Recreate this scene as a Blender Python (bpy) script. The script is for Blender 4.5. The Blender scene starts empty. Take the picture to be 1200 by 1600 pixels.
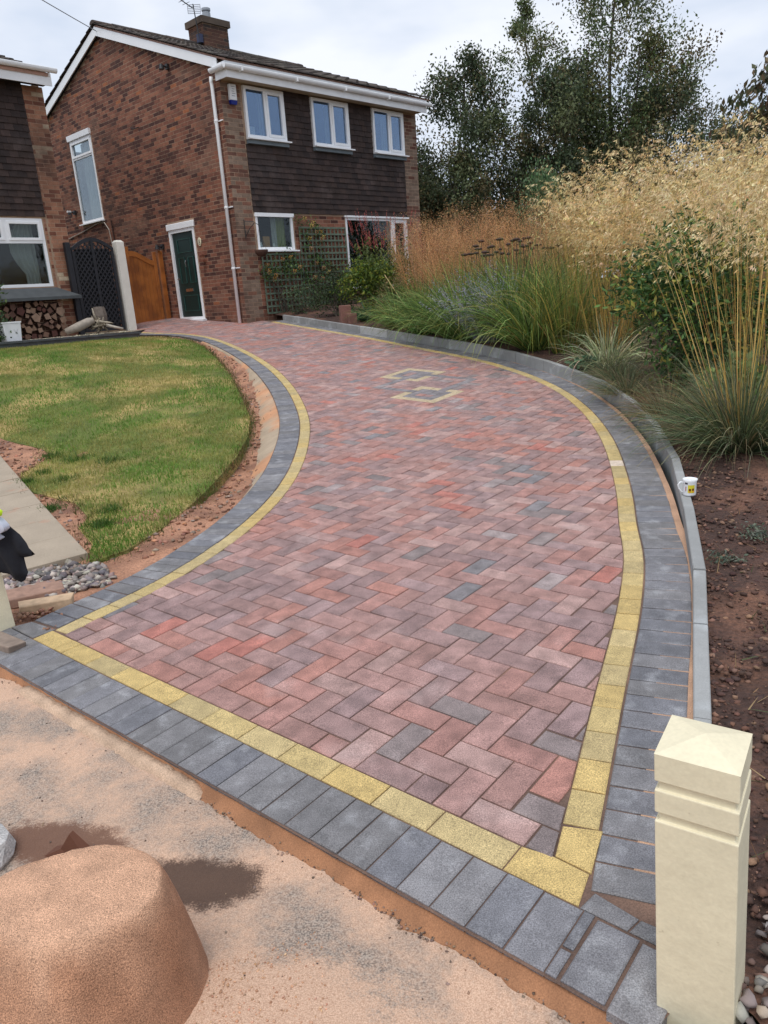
import bpy, math, random
import numpy as np
from mathutils import Vector, Matrix, noise, geometry

rnd = random.Random(7)
rng = np.random.default_rng(7)
scene = bpy.context.scene
col = scene.collection
PI = math.pi

# ------------------------------------------------------------ camera
F_PX = 1155.0
PITCH, ROLL, YAW, YAWN = [math.radians(a) for a in (16.55757, 3.92108, 45.52427, 48.0398)]
fwd = Vector((0, math.cos(PITCH), -math.sin(PITCH)))
rt0 = Vector((1, 0, 0))
dn0 = fwd.cross(rt0)
right = rt0 * math.cos(ROLL) + dn0 * math.sin(ROLL)
down = dn0 * math.cos(ROLL) - rt0 * math.sin(ROLL)
CAM = Vector((0, 0, 1.46))
cd = bpy.data.cameras.new('camera')
cam = bpy.data.objects.new('camera', cd)
col.objects.link(cam)
M = Matrix((right, -down, -fwd)).transposed().to_4x4()
M.translation = CAM
cam.matrix_world = M
cd.sensor_fit = 'HORIZONTAL'
cd.sensor_width = 36
cd.lens = F_PX / 1200 * 36
cd.clip_start = 0.02
cd.clip_end = 2000
scene.camera = cam

# ------------------------------------------------------------ sky and sun
SUN_EL, SUN_AZ = math.radians(66), math.radians(200)      # azimuth measured from +Y towards +X
world = bpy.data.worlds.new('World')
scene.world = world
world.use_nodes = True
wt = world.node_tree
wt.nodes.clear()
wo = wt.nodes.new('ShaderNodeOutputWorld')
bg = wt.nodes.new('ShaderNodeBackground')
sky = wt.nodes.new('ShaderNodeTexSky')
sky.sky_type = 'NISHITA'
sky.sun_disc = False
sky.sun_elevation = SUN_EL
sky.sun_rotation = SUN_AZ
tc = wt.nodes.new('ShaderNodeTexCoord')
mp = wt.nodes.new('ShaderNodeMapping')
mp.inputs['Scale'].default_value = (1.0, 1.0, 2.6)
n1 = wt.nodes.new('ShaderNodeTexNoise')
n1.inputs['Scale'].default_value = 2.6
n1.inputs['Detail'].default_value = 5
n1.inputs['Roughness'].default_value = 0.5
cr = wt.nodes.new('ShaderNodeValToRGB')
cr.color_ramp.elements[0].position = 0.40
cr.color_ramp.elements[0].color = (6.0, 6.8, 8.2, 1)
cr.color_ramp.elements[1].position = 0.60
cr.color_ramp.elements[1].color = (8.9, 9.2, 9.9, 1)
mx = wt.nodes.new('ShaderNodeMix')
mx.data_type = 'RGBA'
mx.inputs[0].default_value = 0.93
wt.links.new(tc.outputs['Generated'], mp.inputs['Vector'])
wt.links.new(mp.outputs[0], n1.inputs['Vector'])
wt.links.new(n1.outputs['Fac'], cr.inputs['Fac'])
wt.links.new(sky.outputs['Color'], mx.inputs[6])
wt.links.new(cr.outputs['Color'], mx.inputs[7])
wt.links.new(mx.outputs[2], bg.inputs['Color'])
bg.inputs['Strength'].default_value = 0.088
wt.links.new(bg.outputs[0], wo.inputs['Surface'])
sd = bpy.data.lights.new('sun', 'SUN')
sd.energy = 1.5
sd.angle = math.radians(22)
sd.color = (1.0, 0.97, 0.93)
so = bpy.data.objects.new('sun', sd)
col.objects.link(so)
sdir = Vector((math.sin(SUN_AZ) * math.cos(SUN_EL), math.cos(SUN_AZ) * math.cos(SUN_EL), math.sin(SUN_EL)))
so.rotation_euler = sdir.to_track_quat('Z', 'Y').to_euler()
vs = scene.view_settings
vs.view_transform = 'Standard'
vs.look = 'None'
vs.exposure = 0.36
vs.gamma = 1
vs.use_curve_mapping = False

# ------------------------------------------------------------ helpers
def S(r, g, b):
    """sRGB 0-255 to linear"""
    f = lambda c: (c / 255 / 12.92) if c / 255 <= 0.04045 else ((c / 255 + 0.055) / 1.055) ** 2.4
    return (f(r), f(g), f(b))

def mat(name, color=(.5, .5, .5), rough=.8, tint=False, mottle=.25, scale=8., fine=0., fscale=120., bump=.3, bscale=60.,
        bdist=.004, color2=None, c2scale=3., c2lo=.45, c2hi=.6, translucent=0., metallic=0., spec=.5, coord='Object', tmul=1.):
    m = bpy.data.materials.new(name)
    m.use_nodes = True
    nt = m.node_tree
    N, L = nt.nodes, nt.links
    N.clear()
    out = N.new('ShaderNodeOutputMaterial')
    bs = N.new('ShaderNodeBsdfPrincipled')
    bs.inputs['Roughness'].default_value = rough
    bs.inputs['Metallic'].default_value = metallic
    bs.inputs['Specular IOR Level'].default_value = spec
    co = N.new('ShaderNodeTexCoord')
    if coord == 'World':
        g = N.new('ShaderNodeNewGeometry')
        src = g.outputs['Position']
    else:
        src = co.outputs[coord]
    if tint:
        at = N.new('ShaderNodeAttribute')
        at.attribute_name = 'tint'
        cur = at.outputs['Color']
    else:
        rgb = N.new('ShaderNodeRGB')
        rgb.outputs[0].default_value = (*color, 1)
        cur = rgb.outputs[0]
    def noise_node(sc, det=4):
        n = N.new('ShaderNodeTexNoise')
        n.inputs['Scale'].default_value = sc
        n.inputs['Detail'].default_value = det
        L.new(src, n.inputs['Vector'])
        return n
    if color2 is not None:
        n = noise_node(c2scale, 6)
        r = N.new('ShaderNodeMapRange')
        r.inputs[1].default_value = c2lo
        r.inputs[2].default_value = c2hi
        L.new(n.outputs['Fac'], r.inputs[0])
        x = N.new('ShaderNodeMix')
        x.data_type = 'RGBA'
        L.new(r.outputs[0], x.inputs[0])
        L.new(cur, x.inputs[6])
        x.inputs[7].default_value = (*color2, 1)
        cur = x.outputs[2]
    for (amt, sc, det) in ((mottle, scale, 5), (fine, fscale, 2)):
        if amt <= 0:
            continue
        n = noise_node(sc, det)
        r = N.new('ShaderNodeMapRange')
        r.inputs[1].default_value = .25
        r.inputs[2].default_value = .75
        r.inputs[3].default_value = 1 - amt
        r.inputs[4].default_value = 1 + amt
        L.new(n.outputs['Fac'], r.inputs[0])
        x = N.new('ShaderNodeMix')
        x.data_type = 'RGBA'
        x.blend_type = 'MULTIPLY'
        x.inputs[0].default_value = 1
        L.new(cur, x.inputs[6])
        L.new(r.outputs[0], x.inputs[7])
        cur = x.outputs[2]
    L.new(cur, bs.inputs['Base Color'])
    if bump > 0:
        n = noise_node(bscale, 4)
        b = N.new('ShaderNodeBump')
        b.inputs['Strength'].default_value = bump
        b.inputs['Distance'].default_value = bdist
        L.new(n.outputs['Fac'], b.inputs['Height'])
        L.new(b.outputs[0], bs.inputs['Normal'])
    if translucent > 0:
        t = N.new('ShaderNodeBsdfTranslucent')
        L.new(cur, t.inputs['Color'])
        ms = N.new('ShaderNodeMixShader')
        ms.inputs[0].default_value = translucent
        L.new(bs.outputs[0], ms.inputs[1])
        L.new(t.outputs[0], ms.inputs[2])
        L.new(ms.outputs[0], out.inputs['Surface'])
    else:
        L.new(bs.outputs[0], out.inputs['Surface'])
    return m

def glass(name, refl, tintc=(.9, .95, 1)):
    m = bpy.data.materials.new(name)
    m.use_nodes = True
    nt = m.node_tree
    nt.nodes.clear()
    out = nt.nodes.new('ShaderNodeOutputMaterial')
    g = nt.nodes.new('ShaderNodeBsdfGlossy')
    g.inputs['Roughness'].default_value = .02
    g.inputs['Color'].default_value = (*tintc, 1)
    t = nt.nodes.new('ShaderNodeBsdfTransparent')
    t.inputs['Color'].default_value = (.75, .8, .8, 1)
    lw = nt.nodes.new('ShaderNodeLayerWeight')
    lw.inputs['Blend'].default_value = .5
    pw = nt.nodes.new('ShaderNodeMath'); pw.operation = 'POWER'; pw.inputs[1].default_value = 4
    nt.links.new(lw.outputs['Facing'], pw.inputs[0])
    ad = nt.nodes.new('ShaderNodeMath')
    ad.operation = 'ADD'
    ad.use_clamp = True
    ad.inputs[1].default_value = refl
    nt.links.new(pw.outputs[0], ad.inputs[0])
    ms = nt.nodes.new('ShaderNodeMixShader')
    nt.links.new(ad.outputs[0], ms.inputs[0])
    nt.links.new(t.outputs[0], ms.inputs[1])
    nt.links.new(g.outputs[0], ms.inputs[2])
    nt.links.new(ms.outputs[0], out.inputs['Surface'])
    return m

MT = {}
MT['block'] = mat('block', tint=True, rough=.66, mottle=.34, scale=13, fine=.55, fscale=300, bump=.9, bscale=280, bdist=.003, coord='World',
                  color2=S(188, 172, 168), c2scale=3.2, c2lo=.58, c2hi=1.1)
MT['charcoal'] = mat('charcoal', tint=True, rough=.55, mottle=.24, scale=16, fine=.5, fscale=300, bump=.8, bscale=260, bdist=.0025, coord='World',
                     color2=S(186, 187, 190), c2scale=12, c2lo=.54, c2hi=1.1)
MT['yellow'] = mat('yellow_concrete', tint=True, rough=.75, mottle=.18, scale=20, fine=.6, fscale=300, bump=.9, bscale=280, bdist=.003, coord='World')
MT['joint'] = mat('joint_sand', S(100, 80, 70), rough=.95, mottle=.3, scale=9, fine=.3, fscale=250, bump=.5, bscale=150, coord='World',
                  color2=S(136, 106, 88), c2scale=2.2, c2lo=.5, c2hi=.7)
MT['sand'] = mat('sand', S(178, 142, 116), rough=.95, mottle=.2, scale=9, fine=.5, fscale=420, bump=.8, bscale=300, bdist=.003, coord='World')
MT['sand_dark'] = mat('damp_sand', S(158, 112, 80), rough=.9, mottle=.3, scale=9, fine=.25, fscale=300, bump=.8, bscale=120, bdist=.006, coord='World')
MT['kerb'] = mat('kerb_concrete', tint=True, rough=.75, mottle=.12, scale=7, fine=.12, fscale=200, bump=.25, bscale=160, bdist=.002, coord='World',
                 color2=S(178, 182, 184), c2scale=5, c2lo=.55, c2hi=.8)
MT['soil'] = mat('soil', S(72, 51, 43), rough=.95, mottle=.45, scale=4, fine=.4, fscale=60, bump=1, bscale=40, bdist=.03, coord='World',
                 color2=S(108, 76, 60), c2scale=2.6, c2lo=.48, c2hi=.62)
MT['clay'] = mat('clay_soil', S(172, 126, 100), rough=.95, mottle=.35, scale=7, fine=.35, fscale=90, bump=1, bscale=45, bdist=.025, coord='World',
                 color2=S(126, 90, 72), c2scale=3.5, c2lo=.5, c2hi=.65)
MT['haunch'] = mat('haunching_concrete', S(168, 150, 128), rough=.9, mottle=.2, scale=5, fine=.15, fscale=200, bump=.5, bscale=50, bdist=.008, coord='World',
                   color2=S(190, 140, 104), c2scale=1.6, c2lo=.5, c2hi=.65)
MT['brick'] = mat('brick_clay', tint=True, rough=.9, mottle=.25, scale=9, fine=.25, fscale=90, bump=.5, bscale=70, bdist=.003, coord='World',
                  color2=S(78, 56, 46), c2scale=1.1, c2lo=.5, c2hi=.8)
MT['mortar'] = mat('mortar', S(164, 138, 116), rough=.95, mottle=.2, scale=3, fine=.2, fscale=120, bump=.3, coord='World',
                   color2=S(136, 108, 92), c2scale=1.1, c2lo=.5, c2hi=.7)
MT['htile'] = mat('hanging_tile_clay', tint=True, rough=.85, mottle=.3, scale=6, fine=.25, fscale=60, bump=.4, bscale=50, coord='World',
                  color2=S(80, 70, 68), c2scale=1.3, c2lo=.55, c2hi=.85)
MT['rtile'] = mat('roof_tile_concrete', tint=True, rough=.9, mottle=.3, scale=5, fine=.3, fscale=60, bump=.6, bscale=40, bdist=.01, coord='World',
                  color2=S(92, 88, 78), c2scale=2, c2lo=.5, c2hi=.75)
MT['white'] = mat('white_upvc', (.86, .87, .89), rough=.35, mottle=.04, scale=3, bump=0)
MT['white_old'] = mat('white_fascia', (.82, .83, .85), rough=.45, mottle=.08, scale=4, bump=0, color2=(.5, .5, .48), c2scale=2, c2lo=.6, c2hi=.9)
MT['lead'] = mat('lead_grey', S(110, 122, 130), rough=.6, mottle=.15, bump=.2)
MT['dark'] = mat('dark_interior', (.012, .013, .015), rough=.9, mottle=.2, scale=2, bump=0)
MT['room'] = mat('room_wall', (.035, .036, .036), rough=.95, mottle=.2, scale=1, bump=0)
MT['curtain'] = mat('curtain_cloth', S(205, 205, 200), rough=.9, mottle=.1, bump=0, translucent=.3)
MT['curtain_green'] = mat('curtain_green', S(190, 196, 120), rough=.9, mottle=.15, bump=0, translucent=.3)
MT['green_door'] = mat('green_door_paint', S(14, 44, 42), rough=.4, mottle=.08, bump=0)
MT['chrome'] = mat('chrome', (.7, .7, .7), rough=.25, metallic=1, mottle=0, bump=0)
MT['black'] = mat('black_metal', (.02, .02, .022), rough=.5, mottle=.1, bump=0)
MT['blackwood'] = mat('black_stained_wood', (.010, .011, .016), rough=.6, mottle=.3, scale=9, bump=.3)
MT['oak'] = mat('orange_stained_wood', S(168, 100, 42), rough=.5, mottle=.18, scale=4, bump=.15, color2=S(140, 80, 34), c2scale=3)
MT['cream'] = mat('cream_masonry_paint', S(224, 214, 184), rough=.65, mottle=.07, scale=9, fine=.05, bump=.6, bscale=24, bdist=.004,
                  color2=S(150, 132, 104), c2scale=34, c2lo=.70, c2hi=.80)
MT['post_white'] = mat('white_painted_concrete', S(222, 218, 208), rough=.7, mottle=.07, bump=.3)
MT['trellis'] = mat('green_stained_trellis', S(98, 112, 96), rough=.8, mottle=.25, scale=9, bump=.2)
MT['slate'] = mat('dark_coping', S(74, 78, 80), rough=.7, mottle=.25, scale=6, bump=.4)
MT['slab'] = mat('slab_concrete', S(160, 146, 128), rough=.88, mottle=.12, scale=5, fine=.14, fscale=180, bump=.5, bscale=90, bdist=.003, coord='World',
                 color2=S(176, 128, 104), c2scale=4.5, c2lo=.62, c2hi=.8)
MT['stone'] = mat('stone', tint=True, rough=.85, mottle=.25, scale=25, bump=.5, bscale=60, coord='World')
MT['leaf'] = mat('leaf', tint=True, rough=.55, mottle=.22, scale=2.0, bump=0, translucent=.28, coord='World', spec=.35)
MT['straw'] = mat('straw', tint=True, rough=.7, mottle=.15, scale=2.5, bump=0, translucent=.3, coord='World', spec=.3)
MT['bark'] = mat('bark', S(86, 78, 68), rough=.9, mottle=.35, scale=6, bump=.6, bscale=20, bdist=.02)
MT['wood'] = mat('cut_wood', tint=True, rough=.85, mottle=.25, scale=14, bump=.4, bscale=60)
MT['oldwood'] = mat('weathered_wood', S(120, 84, 74), rough=.9, mottle=.3, scale=10, bump=.7, bscale=50, bdist=.006)
MT['ceramic'] = mat('glazed_ceramic', (.82, .84, .86), rough=.15, mottle=0, bump=0)
MT['cloth'] = mat('black_cloth', S(18, 19, 27), rough=.95, mottle=.15, scale=30, bump=.3, bscale=60, bdist=.004)
MT['hiviz'] = mat('yellow_hiviz', S(212, 250, 40), rough=.7, mottle=.03, bump=0)
MT['reflect'] = mat('grey_reflective', S(190, 195, 208), rough=.45, mottle=.06, bump=0)
MT['granite'] = mat('granite', S(180, 178, 176), rough=.8, mottle=.35, scale=20, fine=.4, fscale=150, bump=.6, bscale=40, bdist=.01)
MT['pane_up'] = glass('pane_reflecting_sky', .20, (.55, .72, 1.0))
MT['pane_side'] = glass('pane_landing', .08, (.8, .9, 1.0))
MT['pane'] = glass('pane_clear', .03)

def flat(name, c, rough=.6):
    if name not in MT:
        MT[name] = mat(name, c, rough=rough, mottle=.06, bump=0)
    return MT[name]

def tag(o, label=None, cat=None, group=None, kind=None):
    if label: o['label'] = label
    if cat: o['category'] = cat
    if group: o['group'] = group
    if kind: o['kind'] = kind
    return o

def empty(name, loc, label=None, cat=None, group=None, rz=0, kind=None):
    o = bpy.data.objects.new(name, None)
    col.objects.link(o)
    o.location = loc
    o.rotation_euler = (0, 0, rz)
    o.empty_display_size = .1
    return tag(o, label, cat, group, kind)

class MB:
    def __init__(s):
        s.v, s.f, s.t, s.m = [], [], [], []
    def add(s, vs_, fs, tint=(1, 1, 1), mi=0):
        b = len(s.v)
        s.v += [tuple(v) for v in vs_]
        for f in fs:
            s.f.append(tuple(b + i for i in f))
            s.t.append(tint)
            s.m.append(mi)
    def hexa(s, p, tint=(1, 1, 1), mi=0):          # 4 bottom, 4 top
        s.add(p, [(3, 2, 1, 0), (4, 5, 6, 7), (0, 1, 5, 4), (1, 2, 6, 5), (2, 3, 7, 6), (3, 0, 4, 7)], tint, mi)
    def box(s, x0, x1, y0, y1, z0, z1, tint=(1, 1, 1), T=None, mi=0):
        p = [(x0, y0, z0), (x1, y0, z0), (x1, y1, z0), (x0, y1, z0), (x0, y0, z1), (x1, y0, z1), (x1, y1, z1), (x0, y1, z1)]
        if T: p = [T(*q) for q in p]
        s.hexa(p, tint, mi)
    def tube(s, pts, rad, n=6, tint=(1, 1, 1), mi=0, cap=True):
        pts = [Vector(p) for p in pts]
        rads = rad if isinstance(rad, (list, tuple)) else [rad] * len(pts)
        vs_, fs = [], []
        for i, p in enumerate(pts):
            d = (pts[min(i + 1, len(pts) - 1)] - pts[max(i - 1, 0)]).normalized()
            a = d.orthogonal().normalized() if i == 0 else (a - d * a.dot(d)).normalized()
            b = d.cross(a)
            for k in range(n):
                t = 2 * PI * k / n
                vs_.append(p + (a * math.cos(t) + b * math.sin(t)) * rads[i])
        for i in range(len(pts) - 1):
            for k in range(n):
                k2 = (k + 1) % n
                fs.append((i * n + k, i * n + k2, (i + 1) * n + k2, (i + 1) * n + k))
        if cap:
            fs.append(tuple(range(n))[::-1])
            fs.append(tuple((len(pts) - 1) * n + k for k in range(n)))
        s.add(vs_, fs, tint, mi)
    def lathe(s, prof, n=16, c=(0, 0, 0), tint=(1, 1, 1), mi=0):
        vs_, fs = [], []
        for (r, z) in prof:
            for k in range(n):
                t = 2 * PI * k / n
                vs_.append((c[0] + r * math.cos(t), c[1] + r * math.sin(t), c[2] + z))
        for i in range(len(prof) - 1):
            for k in range(n):
                k2 = (k + 1) % n
                fs.append((i * n + k, i * n + k2, (i + 1) * n + k2, (i + 1) * n + k))
        s.add(vs_, fs, tint, mi)
    def mesh(s, name, mats, smooth=False):
        me = bpy.data.meshes.new(name)
        me.from_pydata(s.v, [], s.f)
        a = me.attributes.new('tint', 'FLOAT_COLOR', 'FACE')
        a.data.foreach_set('color', np.array([(*t, 1) for t in s.t], dtype=np.float32).ravel())
        for m_ in (mats if isinstance(mats, (list, tuple)) else [mats]):
            me.materials.append(m_)
        if any(s.m): me.polygons.foreach_set('material_index', s.m)
        if smooth: me.polygons.foreach_set('use_smooth', [True] * len(me.polygons))
        me.update()
        return me
    def build(s, name, mats, parent=None, smooth=False, **kw):
        o = bpy.data.objects.new(name, s.mesh(name, mats, smooth))
        col.objects.link(o)
        if parent:
            o.parent = parent
            if not kw.pop('local', False) and parent.matrix_basis != Matrix():
                o.matrix_parent_inverse = parent.matrix_basis.inverted()
        return tag(o, **kw)

def bevel(o, w=.004, seg=1):
    b = o.modifiers.new('bevel', 'BEVEL')
    b.width = w
    b.segments = seg
    b.limit_method = 'ANGLE'
    return o

def npmesh(name, V, Fq, T, material, parent=None, smooth=False, **kw):
    """numpy: V (n,3), Fq (m,k), T (m,3) per face"""
    me = bpy.data.meshes.new(name)
    me.vertices.add(len(V))
    me.vertices.foreach_set('co', np.asarray(V, dtype=np.float32).ravel())
    m_, k = Fq.shape
    me.loops.add(m_ * k)
    me.loops.foreach_set('vertex_index', Fq.astype(np.int32).ravel())
    me.polygons.add(m_)
    me.polygons.foreach_set('loop_start', np.arange(0, m_ * k, k, dtype=np.int32))
    me.polygons.foreach_set('loop_total', np.full(m_, k, dtype=np.int32))
    me.update(calc_edges=True)
    a = me.attributes.new('tint', 'FLOAT_COLOR', 'FACE')
    c = np.ones((m_, 4), dtype=np.float32)
    c[:, :3] = T
    a.data.foreach_set('color', c.ravel())
    me.materials.append(material)
    if smooth: me.polygons.foreach_set('use_smooth', [True] * m_)
    o = bpy.data.objects.new(name, me)
    col.objects.link(o)
    if parent: o.parent = parent
    return tag(o, **kw)

def ribbons(P, D, L, W, seg=4, droop=.6, curl=None):
    """arching ribbons: P (n,3) roots, D (n,3) unit start direction, L lengths, W widths; returns V (n,seg+1,2,3)"""
    n = len(P)
    L = np.broadcast_to(L, (n,)); W = np.broadcast_to(W, (n,)); droop = np.broadcast_to(droop, (n,))
    t = np.linspace(0, 1, seg + 1)
    pos = np.zeros((n, seg + 1, 3)); d = D.copy(); p = P.copy()
    pos[:, 0] = p
    for i in range(seg):
        p = p + d * (L / seg)[:, None]
        pos[:, i + 1] = p
        d = d + np.array([0, 0, -1.]) * (droop * (i + 1) / seg)[:, None]
        d = d / np.linalg.norm(d, axis=1)[:, None]
    side = np.cross(D, np.array([0, 0, 1.])) + rng.normal(0, .5, (n, 3))
    side /= np.linalg.norm(side, axis=1)[:, None] + 1e-9
    w = (1 - t ** 1.6 * .93)[None, :, None] * (W[:, None, None] / 2)
    V = np.stack([pos - side[:, None] * w, pos + side[:, None] * w], axis=2)
    return V, pos

def ribbon_faces(n, seg):
    b = np.arange(n)[:, None] * (seg + 1) * 2
    i = np.arange(seg)[None, :] * 2
    a = b + i
    return np.stack([a, a + 1, a + 3, a + 2], axis=2).reshape(-1, 4)

def leaves(C_, N_, size, asp=.5, fold=.25, updir=None):
    """rhomb leaves of 2 triangles: C_ centres, N_ directions (leaf axis)"""
    n = len(C_)
    size = np.broadcast_to(size, (n,))
    ax = N_ / (np.linalg.norm(N_, axis=1)[:, None] + 1e-9)
    r = rng.normal(0, 1, (n, 3)) if updir is None else np.broadcast_to(updir, (n, 3)) + rng.normal(0, .4, (n, 3))
    sd_ = np.cross(ax, r); sd_ /= np.linalg.norm(sd_, axis=1)[:, None] + 1e-9
    up = np.cross(sd_, ax)
    s = size[:, None]
    a = C_ - ax * s * .5
    c = C_ + ax * s * .5
    b = C_ + sd_ * s * asp * .5 + up * s * fold * .3
    d = C_ - sd_ * s * asp * .5 + up * s * fold * .3
    V = np.stack([a, b, c, d], axis=1).reshape(-1, 3)
    base = np.arange(n)[:, None] * 4
    Fq = np.concatenate([base + [0, 1, 2], base + [0, 2, 3]], axis=1).reshape(-1, 3)
    return V, Fq

def pal(n, cols, jit=.18):
    cols = np.array(cols)
    c = cols[rng.integers(0, len(cols), n)]
    return np.clip(c * (1 + rng.normal(0, jit, (n, 1))) * (1 + rng.normal(0, jit * .3, (n, 3))), .004, 1)

class Acc:
    """collects quad and tri pieces, output as one mesh of tris/quads padded to quads"""
    def __init__(s): s.V, s.F, s.T, s.n = [], [], [], 0
    def add(s, V, F_, T):
        V = V.reshape(-1, 3)
        if F_.shape[1] == 3:
            F_ = np.concatenate([F_, F_[:, 2:3]], axis=1); tri = True
        s.V.append(V); s.F.append(F_ + s.n); s.T.append(T); s.n += len(V)
    def tris(s):
        F_ = np.concatenate(s.F); T = np.concatenate(s.T)
        deg = F_[:, 2] == F_[:, 3]
        A = F_[:, :3]
        B = F_[~deg][:, [0, 2, 3]]
        return np.concatenate(s.V), np.concatenate([A, B]), np.concatenate([T, T[~deg]])
    def build(s, name, material, parent=None, **kw):
        V, F_, T = s.tris()
        return npmesh(name, V, F_, T, material, parent, **kw)

def ss(t):
    t = min(1, max(0, t))
    return t * t * (3 - 2 * t)
def prof(y):
    if y < 2.5: return .0103 * y
    if y < 7.5:
        t = y - 2.5
        return .02575 + .0103 * t + .0677 * t * t / 10
    return .24650 + .0932 * (min(y, 18) - 7.5)
def G(x, y):
    k = min(1, max(0, (8 - y) / 5))
    z = prof(y) + .021 * max(-4, min(4, x)) * k
    w = ss((-x - 1.5) / 3.5) * ss((y - 7) / 5.5)
    return z * (1 - w) + .96 * w if z < .96 else z
def P3(x, y, dz=0): return Vector((x, y, G(x, y) + dz))

def sub(pl, step):
    """resample polyline"""
    pl = [Vector(p[:2]) for p in pl]
    out = [pl[0].copy()]
    acc = 0
    for a, b in zip(pl, pl[1:]):
        l = (b - a).length
        t = step - acc
        while t <= l:
            out.append(a + (b - a) * (t / l))
            t += step
        acc = (acc + l) % step if t > l else 0
        acc = l - (t - step)
    return out
def smooth_pl(pl, n=2):
    pl = [Vector(p[:2]) for p in pl]
    for _ in range(n):
        out = [pl[0]]
        for a, b in zip(pl, pl[1:]):
            out += [a * .75 + b * .25, a * .25 + b * .75]
        out.append(pl[-1])
        pl = out
    return pl
def offset(pl, d):
    """offset to the right of travel by d"""
    out = []
    for i, p in enumerate(pl):
        t = (pl[min(i + 1, len(pl) - 1)] - pl[max(i - 1, 0)]).normalized()
        out.append(p + Vector((t.y, -t.x)) * d)
    return out
def inpoly(p, poly):
    x, y = p[0], p[1]
    c = False
    j = len(poly) - 1
    for i in range(len(poly)):
        xi, yi = poly[i][0], poly[i][1]
        xj, yj = poly[j][0], poly[j][1]
        if (yi > y) != (yj > y) and x < (xj - xi) * (y - yi) / (yj - yi) + xi: c = not c
        j = i
    return c
def patch(name, poly, res, zf, material, skirt=0., **kw):
    """ground sheet bounded by poly with interior points on a grid"""
    poly = [Vector(p[:2]) for p in poly]
    pts = []
    n = len(poly)
    for i in range(n):
        a, b = poly[i], poly[(i + 1) % n]
        k = max(1, int((b - a).length / (res * 2)))
        pts += [a + (b - a) * (j / k) for j in range(k)]
    nb = len(pts)
    edges = [(i, (i + 1) % nb) for i in range(nb)]
    x0, x1 = min(p.x for p in poly), max(p.x for p in poly)
    y0, y1 = min(p.y for p in poly), max(p.y for p in poly)
    x = x0 + res / 2
    while x < x1:
        y = y0 + res / 2
        while y < y1:
            q = (x + rnd.uniform(-.2, .2) * res, y + rnd.uniform(-.2, .2) * res)
            if inpoly(q, poly): pts.append(Vector(q))
            y += res
        x += res
    r = geometry.delaunay_2d_cdt(pts, edges, [list(range(nb))], 1, 1e-5)
    vs_, fs = r[0], r[2]
    mb = MB()
    mb.add([(v.x, v.y, zf(v.x, v.y)) for v in vs_], fs)
    if skirt:
        for i in range(nb):
            a, b = pts[i], pts[(i + 1) % nb]
            za, zb = zf(a.x, a.y), zf(b.x, b.y)
            mb.add([(a.x, a.y, za), (b.x, b.y, zb), (b.x, b.y, zb - skirt), (a.x, a.y, za - skirt)], [(0, 3, 2, 1)])
    return mb.build(name, material, None, smooth=True, **kw)
def nz(x, y, s, seed=0): return noise.noise(Vector((x * s, y * s, seed)))
def fbm(x, y, s, seed=0): return nz(x, y, s, seed) + .5 * nz(x, y, s * 2.1, seed + 3) + .25 * nz(x, y, s * 4.3, seed + 7)

def dist_cam(p): return (Vector(p) - CAM).length

# ============================================================ DRIVEWAY
RY = [(0.38, 1.59), (0.43, 1.7), (0.6, 2.09), (0.7, 2.32), (0.78, 2.5), (0.87, 2.7), (0.95, 2.88), (1.05, 3.12), (1.17, 3.43), (1.25, 3.67), (1.35, 4.06),
      (1.51, 4.58), (1.66, 5.17), (1.76, 5.6), (1.86, 6.1), (1.93, 6.6), (1.99, 7.19), (1.99, 7.9), (1.92, 8.41), (1.79, 9.0), (1.62, 9.5), (1.45, 9.96),
      (1.14, 10.56), (0.63, 11.4), (0.02, 12.5), (-0.46, 13.26), (-0.80, 13.79), (-1.4, 14.72), (-2.08, 15.78)]
LY = [(-1.54, 3.23), (-1.43, 3.39), (-1.31, 3.55), (-1.13, 3.84), (-0.97, 4.2), (-0.81, 4.69), (-0.69, 5.3), (-0.63, 6.07), (-0.65, 7.1), (-0.74, 7.95), (-1.03, 9.4),
      (-1.52, 11.03), (-2.07, 12.29), (-2.79, 13.64), (-3.41, 14.45), (-4.0, 15.1), (-4.72, 15.6)]
RYs, LYs = smooth_pl(RY), smooth_pl(LY)
O2 = Vector((0.4, 1.42))
e1 = Vector((math.cos(math.radians(-40.5)), math.sin(math.radians(-40.5))))
e2 = Vector((-e1.y, e1.x))
def loc2(a, b): return O2 + e1 * a + e2 * b
def tol(p): q = Vector(p[:2]) - O2; return q.dot(e1), q.dot(e2)
Xd = Vector((math.cos(YAW), math.sin(YAW), 0)); Yd = Vector((-math.sin(YAW), math.cos(YAW), 0))
C0 = Vector((-2.5528, 15.8, 1.049))
far = [(-2.26, 16.1), tuple(C0[:2]), tuple((C0 + Yd * 2.95)[:2]), (-5.3, 17.2), (-5.05, 16.1), (-4.85, 15.75)]
RYc = [loc2(-.121, .1025)] + RYs[1:]; LYc = [loc2(-2.66, .1025)] + LYs[1:]
drive_poly = [tuple(p) for p in RYc] + far + [tuple(p) for p in reversed(LYc)]
drive = empty('driveway', (0, 0, 0), kind='structure')
drive['label'] = 'curving block paved driveway with yellow and charcoal borders'

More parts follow.
